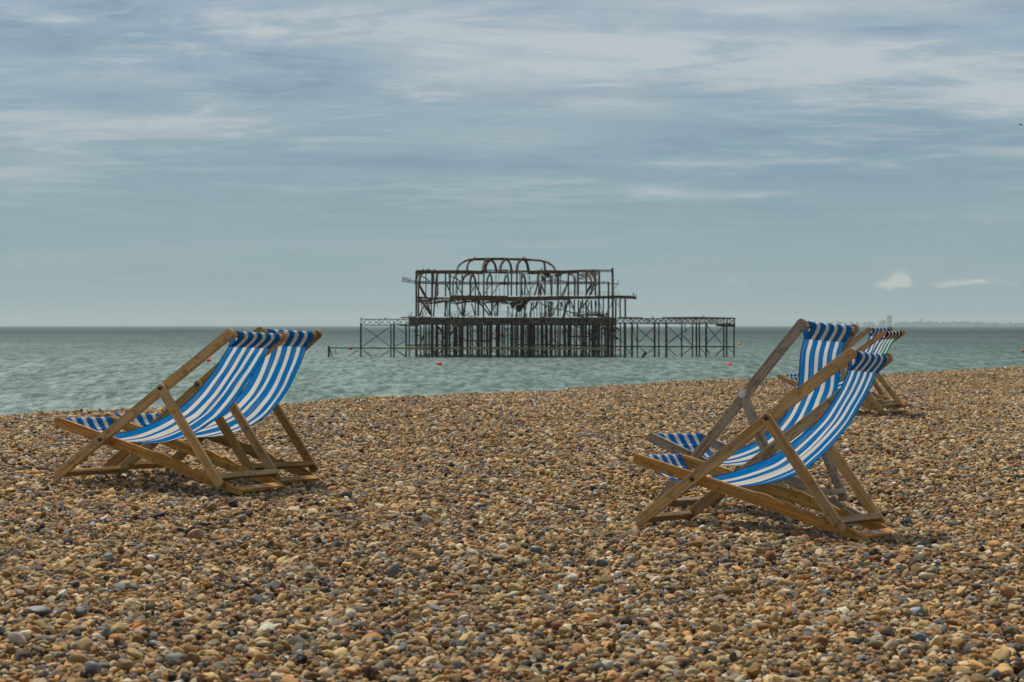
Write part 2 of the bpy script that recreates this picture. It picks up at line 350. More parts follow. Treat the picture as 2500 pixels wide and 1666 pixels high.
# ---------------------------------------------------------------- sea
m, t, b, o = mat('sea_water', .12)
geo = t.add('ShaderNodeNewGeometry'); pos = geo.outputs['Position']; x_, y_, z_ = t.xyz(pos)
dist = t.math('SQRT', t.math('ADD', t.math('MULTIPLY', x_, x_), t.math('MULTIPLY', y_, y_)))
gust = t.noise(t.comb(t.math('MULTIPLY', x_, .006), t.math('MULTIPLY', y_, .004), 0.), 1., 5, .6)
gust2 = t.noise(t.comb(t.math('MULTIPLY', x_, .05), t.math('MULTIPLY', y_, .018), 0.), 1., 4, .6)
sed = t.math('ADD', t.map(dist, 900, 130, 0, 1, False), t.math('MULTIPLY', t.math('SUBTRACT', gust, .5), .7), clamp=True)
cc = t.mix(sed, (.004, .024, .025, 1), (.042, .082, .062, 1))
cc = t.mix(t.map(gust2, .45, .7, 0, .35), cc, (.04, .075, .05, 1))
t.link(cc, b.inputs['Base Color']); b.inputs['IOR'].default_value = 1.33
hs = []
for sx, sy, amp_, det in ((.5, .33, .30, 2), (1.3, .9, .22, 3), (3.6, 2.6, .10, 3)):
    nn = t.noise(t.comb(t.math('MULTIPLY', x_, sx), t.math('MULTIPLY', t.math('ADD', y_, t.math('MULTIPLY', x_, .12)), sy), 3.+sx), 1., det, .6, .4)
    hs.append(t.math('MULTIPLY', nn, amp_))
hh = t.math('ADD', t.math('ADD', hs[0], hs[1]), hs[2])
yy_ = t.math('ADD', y_, t.math('MULTIPLY', x_, .1))
p1 = t.noise(t.comb(t.math('MULTIPLY', x_, 1.05), t.math('MULTIPLY', yy_, .19), 0.), 1., 4, .65, .6)
p2 = t.noise(t.comb(t.math('MULTIPLY', x_, .26), t.math('MULTIPLY', yy_, .042), 4.), 1., 4, .6, .4)
p3 = t.noise(t.comb(t.math('MULTIPLY', x_, .012), t.math('MULTIPLY', yy_, .003), 4.), 1., 3, .6, .4)
pp = t.math('ADD', t.math('ADD', t.math('MULTIPLY', p1, .62), t.math('MULTIPLY', p2, .24)), t.math('MULTIPLY', p3, .14))
bp = t.add('ShaderNodeBump'); t.put(bp.inputs['Strength'], t.map(pp, .42, .62, 1., .3)); bp.inputs['Distance'].default_value = 1.2
t.link(hh, bp.inputs['Height'])
df = t.add('ShaderNodeBsdfDiffuse'); t.link(cc, df.inputs[0]); t.link(bp.outputs[0], df.inputs['Normal'])
gl = t.add('ShaderNodeBsdfGlossy'); gl.inputs['Roughness'].default_value = .32; t.link(bp.outputs[0], gl.inputs['Normal']); gl.inputs[0].default_value = (.74, .86, .84, 1)
fr = t.math('MULTIPLY', t.map(pp, .40, .63, .10, .50), t.map(dist, 130, 1600, 1, .42, False))
mxs = t.add('ShaderNodeMixShader'); t.put(mxs.inputs[0], fr); t.link(df.outputs[0], mxs.inputs[1]); t.link(gl.outputs[0], mxs.inputs[2]); t.link(mxs.outputs[0], o.inputs[0]); SEA = m
inv = np.linspace(1/40., 1/20500., 620); rs = 1/inv; rs = np.concatenate([[5, 20], rs])
th = np.concatenate([np.radians(np.linspace(-180, -24, 40)), np.radians(np.linspace(-23, 23, 560)), np.radians(np.linspace(24, 180, 40))])
R, TT = np.meshgrid(rs, th, indexing='ij'); SX = R*np.sin(TT); SY = R*np.cos(TT)
att = np.clip(1.15-R/700, 0, 1)
SZ = np.zeros_like(SX); r2 = np.random.default_rng(3)
for k in range(26):
    lam = 2.2*1.13**k*.9; a_ = math.radians(r2.normal(8, 26)); kx, ky = math.sin(a_)*6.283/lam, math.cos(a_)*6.283/lam
    sN = np.sin(SX*kx+SY*ky+r2.uniform(0, 6.28)+1.5*vnoise(SX, SY, .02, k)); SZ += (.0085*lam**.85)*(1-np.abs(sN)**1.0*1.2)*.55*np.where(lam < 60, 1, 0)
SZ = SZ*att*.9
me = bpy.data.meshes.new('sea'); n, k = SX.shape; me.vertices.add(n*k); me.vertices.foreach_set('co', np.stack([SX, SY, SZ], -1).ravel())
i = np.arange(n*k).reshape(n, k); f = np.stack([i[:-1, :-1], i[1:, :-1], i[1:, 1:], i[:-1, 1:]], -1).reshape(-1, 4)[:, ::-1]
me.loops.add(f.size); me.polygons.add(len(f)); me.loops.foreach_set('vertex_index', f.ravel()); me.polygons.foreach_set('loop_start', np.arange(len(f))*4)
me.polygons.foreach_set('use_smooth', np.ones(len(f), bool)); me.update(); me.validate(); me.materials.append(SEA)
sea = bpy.data.objects.new('sea', me); COL.objects.link(sea); tag(sea, kind='structure')

# ---------------------------------------------------------------- haze
bm = bmesh.new(); box(bm, -21500, 21500, -21500, 21500, -11, 95)
m = bpy.data.materials.new('sea_haze'); m.use_nodes = True; t = NT(m.node_tree); o = t.add('ShaderNodeOutputMaterial'); pv = t.add('ShaderNodeVolumePrincipled')
pv.inputs['Color'].default_value = (.74, .87, .90, 1); pv.inputs['Density'].default_value = .00008; pv.inputs['Anisotropy'].default_value = .2; t.link(pv.outputs[0], o.inputs['Volume'])
hz = obj('haze', bm, m); tag(hz, kind='stuff')

# ---------------------------------------------------------------- deckchairs
def bevel_all(bm, w_, seg=2):
    bmesh.ops.recalc_face_normals(bm, faces=bm.faces)
    es = [e for e in bm.edges if len(e.link_faces) == 2 and e.calc_face_angle(0) > .6]
    bmesh.ops.bevel(bm, geom=es, offset=w_, segments=seg, affect='EDGES', profile=.6)
def extrude_profile(poly, t_):
    bm = bmesh.new(); a = [bm.verts.new((x, -t_/2, z)) for x, z in poly]; b_ = [bm.verts.new((x, t_/2, z)) for x, z in poly]; n = len(poly)
    bm.faces.new(a); bm.faces.new(b_[::-1])
    for i in range(n): bm.faces.new((a[(i+1) % n], a[i], b_[i], b_[(i+1) % n]))
    bevel_all(bm, .0028); return bm
def rail_poly(L, w_, r0=True, r1=True, k=7, cut=None):
    h = w_/2; P_ = []
    def cap(cx, s_): return [(cx+s_*h*.92*math.cos(a), h*math.sin(a)) for a in np.linspace(-math.pi/2, math.pi/2, k)]
    right = cap(L-h, 1) if r1 else [(L, -h), (L, h)]
    left = [(x, z) for x, z in cap(h, -1)][::-1] if r0 else ([(0, h), (0, -h)] if cut is None else [(cut, h), (0, -h)])
    return right+left
def part_mat(loc, ang):   # local X axis along direction ang (radians above rearward axis)
    return Matrix.Translation(loc) @ Matrix.Rotation(-ang, 4, 'Y')
def addpart(name, bm, mt, root, M, smooth=False):
    o = obj(name, bm, mt, root, smooth); o.matrix_local = M; return o
def catmull(P_, n):
    P_ = [Vector(p) for p in P_]; Q = [P_[0]*2-P_[1]]+P_+[P_[-1]*2-P_[-2]]; out_ = []
    for i in range(1, len(Q)-2):
        for j in range(n):
            t_ = j/n; p0, p1, p2, p3 = Q[i-1:i+3]
            out_.append(.5*((2*p1)+(p2-p0)*t_+(2*p0-5*p1+4*p2-p3)*t_*t_+(3*p1-p0-3*p2+p3)*t_**3))
    return out_+[P_[-1]]
PROFILE = {
 'R1': [(.66, .43), (.624, .365), (.572, .288), (.51, .226), (.445, .172), (.395, .136), (.325, .092), (.218, .052), (.122, .022), (.03, .002), (-.08, -.008), (-.15, .000), (-.20, .022)],
 'R2': [(.556, .545), (.546, .405), (.522, .335), (.462, .235), (.385, .155), (.324, .111), (.20, .058), (.075, .022), (-.04, .004), (-.12, .008), (-.18, .035)],
 'L1': [(.655, .43), (.608, .362), (.555, .30), (.495, .236), (.408, .164), (.35, .132), (.26, .088), (.162, .052), (.077, .030), (-.02, .016), (-.12, .018), (-.20, .036)],
 'L2': [(.668, .41), (.617, .31), (.566, .243), (.507, .189), (.426, .130), (.306, .080), (.16, .045), (.06, .026), (-.03, .014), (-.12, .018), (-.20, .036)],
}
PROFILE['F1'] = PROFILE['L2']; PROFILE['F2'] = PROFILE['R1']
def sling_mesh(key, p, crease):
    al, be = p[4], p[5]
    ct = Vector(((LA-A1-.034)*math.cos(al), (LA-A1-.034)*math.sin(al))); cb = Vector((-(B1-.032)*math.cos(be), (B1-.032)*math.sin(be)))
    r = .021; prof = PROFILE[key]
    down = (Vector(prof[0])-ct).normalized(); nb = Vector((-down.y, down.x))   # nb: rearward side
    if nb.x < 0: nb = -nb
    seam = ct+down*.068
    path = [seam+nb*.006, ct+nb*r+down*.02, ct+nb*r-down*.008, ct-down*r, ct-nb*r*.9-down*.004, ct-nb*r*.8+down*.025, seam]
    path += [Vector(q_) for q_ in prof]
    fr = Vector((-1, .1)).normalized()
    path += [cb+Vector((.03, -.012)), cb+Vector((.008, r*.95)), cb+Vector((-.012, r*.85)), cb+fr*r, cb+Vector((-.006, -r)), cb+Vector((.022, -r*1.25)), cb+Vector((.05, -.036))]
    pts = catmull(path, 7); nu = 36
    ln = [0]
    for a, b_ in zip(pts, pts[1:]): ln.append(ln[-1]+(b_-a).length)
    tot_ = ln[-1]; me = bpy.data.meshes.new('sling'); V = []; UV = []
    sd = sum(map(ord, key)); hw0 = .226
    for i, q_ in enumerate(pts):
        t_ = (pts[min(i+1, len(pts)-1)]-pts[max(i-1, 0)]).normalized(); nrm = Vector((t_.y, -t_.x))
        s_ = ln[i]/tot_; mid = math.sin(math.pi*min(1, max(0, (s_-.12)/.78)))
        hw = hw0*(1-.045*mid)
        for j in range(nu+1):
            u = j/nu*2-1
            wlow = min(1, max(0, (.34-q_.y)/.30))*mid; dd = wlow*(.010*(1-u*u)+.030*(1+u))+crease*mid*(.020*noise.noise(Vector((u*2.4+sd, s_*1.7, 0)))+.010*noise.noise(Vector((u*6, s_*3+sd, 5)))+.006*noise.noise(Vector((u*14, s_*4+sd, 8)))) + .010*mid*(1-u*u)
            wob_ = hw*u+crease*.012*mid*noise.noise(Vector((u*1.8, s_*4.2, sd+3)))+.007*mid*noise.noise(Vector((u*3, s_*14, sd+9)))
            pr = q_+nrm*(-dd); V.append((pr.x, wob_, pr.y)); UV.append((j/nu, (tot_-ln[i])))
    n, k = len(pts), nu+1; Fc = [(a*k+c_, a*k+c_+1, (a+1)*k+c_+1, (a+1)*k+c_) for a in range(n-1) for c_ in range(k-1)]
    me.from_pydata(V, [], Fc); uvl = me.uv_layers.new(name='UVMap')
    for l in me.loops: uvl.data[l.index].uv = UV[l.vertex_index]
    for p_ in me.polygons: p_.use_smooth = True
    edges = [[Vector(V[a*k+c_]) for a in range(0, n)] for c_ in (0, k-1)]
    seam_i = min(range(20, len(pts)), key=lambda a: (pts[a]-seam).length)
    return me, edges, [Vector(V[seam_i*k+c_]) for c_ in range(k)]
def tri_bolt(r, h):
    bm = bmesh.new(); bmesh.ops.create_cone(bm, cap_ends=True, segments=12, radius1=r, radius2=r*.75, depth=h, matrix=Matrix.Rotation(math.pi/2, 4, 'X')); return bm
def make_chair(key, wa, wb, wc, fab, label, group, bolt=RUSTBOLT, crease=1., detail=True, sticker=False):
    p = CH[key]; x, y, z, yaw, al, be, ga, ro = p; M = chair_frame(p)
    root = empty('deckchair', M @ Matrix.Translation((0, 0, -A1*math.sin(al)))); up = Matrix.Translation((0, 0, A1*math.sin(al)))
    tag(root, label, 'deckchair', group)
    ca, sa, cb_, sb = math.cos(al), math.sin(al), math.cos(be), math.sin(be)
    for s_ in (-1, 1):
        bmA = extrude_profile(rail_poly(LA, .050, r0=False, cut=.045), .022)
        addpart('back_rail', bmA, wa, root, up @ part_mat((-A1*ca, s_*WA, -A1*sa), al))
        # seat rail: X runs rearward and down, notched upper edge toward the rear
        L = LB; h = .024
        poly = [(L, -h*1.05), (L, -h*.35), (L-.10, h*.55), (L-.19, h*.7), (L-.215, h*.25), (L-.29, h*1.15), (L-.305, h*.55), (L-.40, h*1.5), (L-.415, h*1.0), (L-.50, h*1.55), (L-.56, h*1.25)]
        poly += [(h*1.0-h*.95*math.sin(a), h*math.cos(a)) for a in np.linspace(0, math.pi, 7)]+[(L-.5, -h*1.0), (L-.2, -h*1.25)]
        addpart('seat_rail', extrude_profile(poly, .022), wb, root, up @ part_mat((-B1*cb_, s_*WB, B1*sb), -be))
        q_ = A2-A1; cx, cz = q_*ca, q_*sa
        addpart('prop_leg', extrude_profile(rail_poly(LC+.045, .047), .021), wc, root, up @ part_mat((cx-.024*math.cos(ga), s_*WC, cz+.024*math.sin(ga)), -ga))
        for (bx, bz, bw) in ((cx, cz, WC+.0115), (0, 0, WA+.0125)):
            addpart('bolt', tri_bolt(.0105, .008), bolt, root, up @ Matrix.Translation((bx, s_*(bw+.002), bz)) @ (Matrix.Rotation(math.pi, 4, 'Z') if s_ > 0 else Matrix()))
            if bolt is STEELBOLT:
                bm = bmesh.new(); bmesh.ops.create_cone(bm, cap_ends=True, segments=18, radius1=.019, radius2=.019, depth=.003, matrix=Matrix.Rotation(math.pi/2, 4, 'X'))
                addpart('washer', bm, STEELBOLT, root, up @ Matrix.Translation((bx, s_*(bw+.0005), bz)))
    def slat(name, w_, h_, L, mt, loc, ang):
        bm = bmesh.new(); box(bm, -L, L, -w_/2, w_/2, -h_/2, h_/2); bevel_all(bm, .003)
        return addpart(name, bm, mt, root, up @ Matrix.Translation(loc) @ Matrix.Rotation(-ang, 4, 'Y') @ Matrix.Rotation(math.pi/2, 4, 'Z'))
    def rod(name, r, L, mt, loc):
        bm = bmesh.new(); bmesh.ops.create_cone(bm, cap_ends=True, segments=16, radius1=r, radius2=r, depth=2*L, matrix=Matrix.Rotation(math.pi/2, 4, 'Y'))
        return addpart(name, bm, mt, root, up @ Matrix.Translation(loc) @ Matrix.Rotation(math.pi/2, 4, 'Z'))
    d = LA-A1-.034; rod('top_rod', .0155, WA+.0112, wa, (d*ca, 0, d*sa))
    rod('front_rod', .0145, WB+.0112, wb, (-(B1-.032)*cb_, 0, (B1-.032)*sb))
    slat('foot_bar', .045, .020, WA-.0115, wa, (-(A1-.055)*ca, 0, -(A1-.055)*sa), al)
    d = LB-B1-.045; bar = slat('rear_bar', .048, .018, WB-.0115, wb, (d*cb_, 0, -d*sb-.006), -be)
    d = LC-.035; slat('prop_bar', .050, .027, WC-.011, wc, ((A2-A1)*ca+d*math.cos(ga), 0, (A2-A1)*sa-d*math.sin(ga)), -ga+1.3)
    if sticker:
        bm = bmesh.new(); box(bm, -.024, .024, -.016, .016, .0093, .0100); st = obj('sticker', bm, STICK, bar)
        bm2 = None; st.location = (-.03, 0, 0)
    me, edges, seam = sling_mesh(key, p, crease)
    sl = obj('sling', me, fab, root); sl.matrix_local = up
    for e in edges:
        bm = bmesh.new(); tube(bm, e, .0022, 5); obj('edge_binding', bm, NAVY, sl, True)
    bm = bmesh.new(); tube(bm, [v_+Vector((.004, 0, 0)) for v_ in seam], .0011, 4); obj('stitching', bm, NAVY, sl, True)
    return root
g1 = 'deckchairs on the shingle'
make_chair('R1', WOOD['tan'], WOOD['golden'], WOOD['tan'], FAB, 'golden brown deckchair nearest the camera at right, in front of the grey upright one', g1, sticker=True, crease=.75)
make_chair('R2', WOOD['grey'], WOOD['grey'], WOOD['grey'], FAB, 'upright grey weathered deckchair with silver bolt, just behind the golden one at right', g1, bolt=STEELBOLT)
make_chair('L1', WOOD['tan'], WOOD['golden'], WOOD['tan'], FAB, 'nearer deckchair of the left pair, its whole side frame in view, blue striped sling', g1, sticker=True, crease=.8)
make_chair('L2', WOOD['brown'], WOOD['brown'], WOOD['brown'], FAB, 'darker brown deckchair of the left pair, mostly hidden behind the nearer one', g1, crease=.8)
make_chair('F1', WOOD['tan'], WOOD['tan'], WOOD['tan'], FAB, 'farthest small deckchair on the right with blue stripes, behind the teal striped one', g1)
make_chair('F2', WOOD['tan'], WOOD['tan'], WOOD['tan'], FABT, 'small distant deckchair with teal and white striped sling at the right by the sea', g1)

# ---------------------------------------------------------------- larger stones
def stone_mat(name, c0, c1):
    m, t, b, o = mat(name, .55); tc = t.add('ShaderNodeTexCoord'); n = t.noise(tc.outputs['Object'], 60., 5, .65); n2 = t.noise(tc.outputs['Object'], 22., 3, .6)
    cc = t.mix(t.map(n2, .4, .65), c0, c1); cc = t.mix(t.map(n, .58, .72, 0, .5), cc, (.4, .38, .34, 1)); t.link(cc, b.inputs['Base Color'])
    bp = t.add('ShaderNodeBump'); bp.inputs['Strength'].default_value = .4; bp.inputs['Distance'].default_value = .003; t.link(n, bp.inputs['Height']); t.link(bp.outputs[0], b.inputs['Normal']); return m
def px_ground(x, y):
    Y_ = 8.
    for _ in range(30):
        p = W(x, y, Y_); g = float(ground(p.x, Y_)); 
        Y_ *= (H-g)/(H-p.z)
    return W(x, y, Y_)
SG = stone_mat('grey_flint', (.15, .16, .165, 1), (.085, .095, .105, 1)); SD = stone_mat('black_flint', (.03, .035, .04, 1), (.07, .075, .08, 1))
SW = stone_mat('white_shell', (.75, .74, .72, 1), (.6, .6, .58, 1)); SP = stone_mat('pale_stone', (.48, .38, .23, 1), (.38, .30, .19, 1)); SO = stone_mat('orange_stone', (.33, .17, .07, 1), (.25, .12, .05, 1)); SB = stone_mat('blue_grey_stone', (.14, .19, .23, 1), (.10, .14, .17, 1))
for x, y, wpx, hpx, ry, mt, kk, lb in [
    (95, 1494, 64, 24, .1, SG, 1, 'long grey oval cobble lying flat near the lower left corner'),
    (201, 1502, 42, 34, .3, SD, 3, 'knobbly black flint just right of the long grey cobble'),
    (120, 1443, 34, 22, 0, SP, 2, 'smooth cream oval pebble at the left, above the long grey cobble'),
    (2213, 1278, 32, 22, .2, SD, 4, 'round dark stone right of the golden deckchair rear feet'),
    (2239, 1494, 42, 18, 0, SB, 5, 'blue-grey oblong stone low at the right edge of the beach'),
    (2246, 1560, 34, 22, .2, SB, 7, 'rounder blue-grey stone below the oblong one at the lower right'),
    (2262, 1410, 42, 22, 0, SP, 8, 'pale yellow lumpy stone right of and below the golden deckchair'),
    (478, 1310, 46, 28, -.2, SO, 10, 'big orange-brown stone in front of the left pair of deckchairs'),
    (225, 1638, 46, 34, .2, SG, 11, 'blurred grey stone at the bottom edge on the left'),
    (963, 1400, 26, 40, .5, SG, 13, 'upright grey finger-shaped stone left of centre'),
    (283, 998, 12, 8, 0, SD, 5, 'small dark stone on the beach crest at the left, against the water'),
    (1061, 1048, 16, 9, .2, SW, 6, 'bright white shell fragment on the shingle below the pier'),
    (1310, 1346, 32, 22, .1, SG, 14, 'flat round grey-brown pebble in the middle foreground')]:
    p = px_ground(x, y+hpx*.4); s_ = p.y/F_PX; me = pebble_mesh(kk, 3, .14); me.materials.clear(); me.materials.append(mt)
    so_ = bpy.data.objects.new('stone', me); COL.objects.link(so_); hx = wpx*s_/2
    me.transform(Matrix.Diagonal((hx, hx*.75, hpx*s_/2*1.05, 1))); so_.location = p+Vector((0, 0, hpx*s_*.55)); so_.rotation_euler = (0, ry, random.uniform(-.3, .3))
    tag(so_, lb, 'stone', 'larger stones on the shingle')

def twig(x0, y0, x1, y1, label):
    a = px_ground(x0, y0); b_ = px_ground(x1, y1); n = 7; bm = bmesh.new(); P_ = []
    for i in range(n):
        p = a.lerp(b_, i/(n-1)); g = float(ground(p.x, p.y)); P_.append(Vector((p.x+random.uniform(-.006, .006), p.y+random.uniform(-.01, .01), g+.016+random.uniform(0, .012)+.02*math.sin(math.pi*i/(n-1)))))
    tube(bm, P_, .0028, 5); o_ = obj('twig', bm, SP, None, True); tag(o_, label, 'twig')
twig(104, 1054, 140, 1057, 'thin pale dry stalk lying on the shingle left of the left deckchairs')
twig(1566, 1083, 1618, 1112, 'thin pale dry stalk on the shingle left of the grey deckchair front rail')
# ---------------------------------------------------------------- buoys
def buoy_mat(name, c0):
    m, t, b, o = mat(name, .45); tc = t.add('ShaderNodeTexCoord'); n = t.noise(tc.outputs['Object'], 6., 4, .6)
    t.link(t.mix(t.map(n, .45, .7), c0, (c0[0]*.5, c0[1]*.5, c0[2]*.5, 1)), b.inputs['Base Color']); return m
BR = buoy_mat('red_plastic', (.85, .015, .008, 1)); BO = buoy_mat('orange_plastic', (.75, .06, .01, 1)); BY = buoy_mat('yellow_plastic', (.8, .38, .06, 1)); BD = buoy_mat('dark_fitting', (.05, .05, .05, 1))
for x, y, wp, mt, lb in [(1072.2, 896.5, 10.5, BO, 'orange-red buoy afloat in front of the pier wreck, left of centre'), (1780, 899, 10.5, BR, 'red buoy afloat beside the grey deckchair back rail'),
    (856, 855.5, 7, BR, 'small red buoy behind the low left end of the pier'), (1512, 857, 6.5, BR, 'small red buoy seen between the pier legs'),
    (1804.5, 843.5, 6.5, BY, 'yellow buoy just right of the far pier end'), (2497.5, 863.5, 8, BR, 'red buoy at the right edge of the photo'), (509.5, 887, 9, BR, 'red buoy seen just under the back rail of the left deckchair')]:
    Yd = H*F_PX/(y-795); r = wp/2*1.3*Yd/F_PX; c_ = Vector(((x-1250)/F_PX*Yd, Yd, r*.45)); e = empty('buoy', Matrix.Translation((c_.x, c_.y, .22)))
    bm = bmesh.new(); bmesh.ops.create_uvsphere(bm, u_segments=16, v_segments=10, radius=r); 
    for v_ in bm.verts: v_.co.z *= .9 if v_.co.z > 0 else 1.0
    o_ = obj('float', bm, mt, e, True); o_.location = (0, 0, r*.4)
    bm = bmesh.new(); bmesh.ops.create_cone(bm, cap_ends=True, segments=10, radius1=r*.28, radius2=r*.14, depth=r*.4); o_ = obj('cap', bm, BD if mt is not BO else BY, e); o_.location = (0, 0, r*1.42)
    tag(e, lb, 'buoy', 'buoys on the sea')

# ---------------------------------------------------------------- pier wreck
def rust(name, a, b2, c2, moss=False, z0=0, z1=1):
    m, t, b, o = mat(name, .9); b.inputs['Specular IOR Level'].default_value = .08; geo = t.add('ShaderNodeNewGeometry'); pos = geo.outputs['Position']
    n = t.noise(pos, .9, 6, .65); n2 = t.noise(pos, 2.6, 4, .6)
    cc = t.mix(t.map(n, .42, .58), a, b2); cc = t.mix(t.map(n2, .48, .62, 0, .95), cc, c2)
    if moss: cc = t.mix(t.map(t.math('ADD', t.xyz(pos)[2], t.math('MULTIPLY', n, .8)), 2.9, 1.6), cc, (.055, .055, .028, 1))
    t.link(cc, b.inputs['Base Color']); return m
IRON = rust('rusty_iron', (.020, .014, .010, 1), (.075, .040, .022, 1), (.17, .075, .035, 1))
RUST = rust('bright_rust', (.075, .032, .016, 1), (.15, .065, .028, 1), (.02, .013, .010, 1))
PILE = rust('sea_worn_pile', (.016, .012, .009, 1), (.045, .027, .016, 1), (.09, .04, .02, 1), moss=True)
DECK = rust('charred_deck_timber', (.13, .105, .075, 1), (.24, .195, .14, 1), (.035, .026, .018, 1))
MOSS = rust('mossy_beam', (.34, .27, .13, 1), (.28, .23, .10, 1), (.12, .085, .045, 1))
Y0 = 348.; MPX = Y0/F_PX
C5 = lambda x, y: (780+x/4.525, 610+y/4.525)
C6 = lambda x, y: (1260+x/4.2018, 610+y/4.2018)
U1 = lambda x, y: (960+x/8.2536, 610+y/8.2536)
U2 = lambda x, y: (1220+x/6.536, 610+y/6.536)
pier = empty('pier_wreck', Matrix.Translation((W(1340, 800, Y0).x, Y0, 0)))
tag(pier, 'burnt-out rusty iron skeleton of a pier pavilion standing in the sea', 'pier')
PI = Matrix.Translation(-pier.location)
def pbar(name, pts, wpx, mt=None, Yd=0., dep=None, sides=4):
    """pts: photo pixels, Yd: offset (or list of offsets) in metres behind the front row"""
    n = len(pts); Ys = Yd if isinstance(Yd, (list, tuple)) else [Yd]*n
    P3 = [W(p[0], p[1], Y0+d_) for p, d_ in zip(pts, Ys)]
    bm = bmesh.new(); r = wpx*MPX/2*2.15; tube(bm, P3, r, sides, rd=dep or r); bm.transform(PI); return obj(name, bm, mt or IRON, pier)
def wig(a, b_, n, am):
    return [(a[0]+(b_[0]-a[0])*i/n+(random.uniform(-am, am) if 0 < i < n else 0), a[1]+(b_[1]-a[1])*i/n+(random.uniform(-am, am) if 0 < i < n else 0)) for i in range(n+1)]
BK = 22.
def col(F, x, y0_, y1_, wpx, Yd=0., x1=None, mt=None):
    a = F(x, y0_); b_ = F(x if x1 is None else x1, y1_); pbar('column', wig(a, b_, 3, .25), wpx, mt, Yd)
# upper pavilion columns, left half then right half
for x, y0_, y1_, w_, d_ in [(465, 430, 1355, 3.0, 0), (510, 690, 1350, 2.6, 0), (660, 480, 955, 1.6, BK), (785, 430, 960, 3.4, 0), (810, 440, 700, 2.2, 6), (1055, 470, 945, 2.4, 0), (1140, 480, 905, 1.8, BK),
     (1390, 500, 935, 2.6, 0), (1655, 690, 925, 2.0, 12), (1720, 480, 930, 1.7, BK), (1825, 430, 935, 2.5, 0), (1890, 690, 935, 1.9, 8), (1990, 690, 935, 2.0, 8), (1205, 690, 930, 2.2, 0), (1550, 700, 925, 2.2, 0)]:
    col(U1, x, y0_, y1_, w_, d_)
for x, y0_, y1_, w_, d_, x1 in [(130, 555, 735, 2.2, 8, 132), (190, 330, 735, 2.6, 0, 185), (275, 320, 735, 2.6, 0, 272), (345, 560, 730, 2.2, 8, 368), (405, 555, 730, 2.4, 8, 398), (615, 520, 735, 2.4, 0, 655),
     (655, 540, 725, 2.0, 12, 662), (725, 340, 730, 2.4, 0, 722), (815, 470, 730, 2.6, 0, 830), (930, 430, 730, 2.4, 10, 930), (1095, 340, 735, 2.6, 0, 1098), (1195, 470, 735, 2.2, 10, 1192), (1250, 340, 735, 3.2, 0, 1250),
     (1380, 340, 730, 2.3, 0, 1385), (1460, 520, 720, 2.0, BK, 1465), (1522, 340, 730, 2.6, 0, 1528), (1588, 350, 740, 3.0, 0, 1590), (1735, 510, 745, 2.6, 6, 1737), (1798, 290, 740, 3.4, 0, 1806)]:
    col(U2, x, y0_, y1_, w_, d_, x1)
# lower pavilion storey
for x, y1_, w_, d_, x1 in [(770, 1340, 2.0, BK, 768), (835, 1350, 2.4, 0, 812), (1050, 1350, 2.6, 0, 1052), (1138, 1350, 3.0, 8, 1135), (1395, 1340, 2.4, 0, 1385), (1460, 1340, 2.4, 10, 1410), (1655, 1340, 2.0, 12, 1660), (1715, 1345, 3.0, 0, 1712),
     (1815, 1345, 2.5, 0, 1818), (1985, 1345, 2.5, 0, 1985), (2098, 1345, 2.5, 8, 2100)]:
    col(U1, x, 1010, y1_, w_, d_, x1)
for x, y0_, y1_, w_, d_, x1 in [(130, 880, 1070, 1.8, BK, 132), (270, 870, 1075, 2.2, 0, 270), (400, 900, 1075, 2.0, 6, 402), (515, 840, 1075, 2.6, 0, 480), (595, 830, 1070, 1.4, BK, 595), (640, 820, 1070, 1.2, BK, 640), (668, 820, 1070, 1.5, 14, 672),
     (720, 810, 1072, 2.2, 0, 718), (775, 820, 1075, 2.6, 0, 790), (815, 820, 1075, 3.2, 4, 818), (852, 820, 1070, 1.4, BK, 852), (930, 810, 1070, 2.0, 10, 926), (1040, 800, 1070, 2.0, 10, 1040), (1120, 800, 1070, 1.6, BK, 1120),
     (1192, 800, 1075, 2.4, 0, 1192), (1255, 800, 1070, 2.2, 8, 1255), (1380, 800, 1075, 2.5, 0, 1378), (1460, 800, 1050, 2.0, 10, 1460), (1525, 800, 1055, 2.4, 0, 1530), (1582, 780, 1075, 3.0, 0, 1584), (1652, 790, 1070, 2.0, 12, 1655),
     (1737, 780, 1080, 2.8, 0, 1735), (1804, 770, 1085, 3.4, 0, 1804), (1850, 790, 1085, 2.6, 6, 1850), (1922, 790, 1085, 2.2, 10, 1922), (2003, 790, 1085, 2.8, 0, 2003)]:
    col(U2, x, y0_, y1_, w_, d_, x1)
# capitals / brackets on the right verandah
for x in (1850, 1922, 2003):
    pbar('bracket', [U2(x-26, 778), U2(x-10, 792), U2(x, 830)], 1.4); pbar('bracket', [U2(x+26, 778), U2(x+10, 792), U2(x, 830)], 1.4)
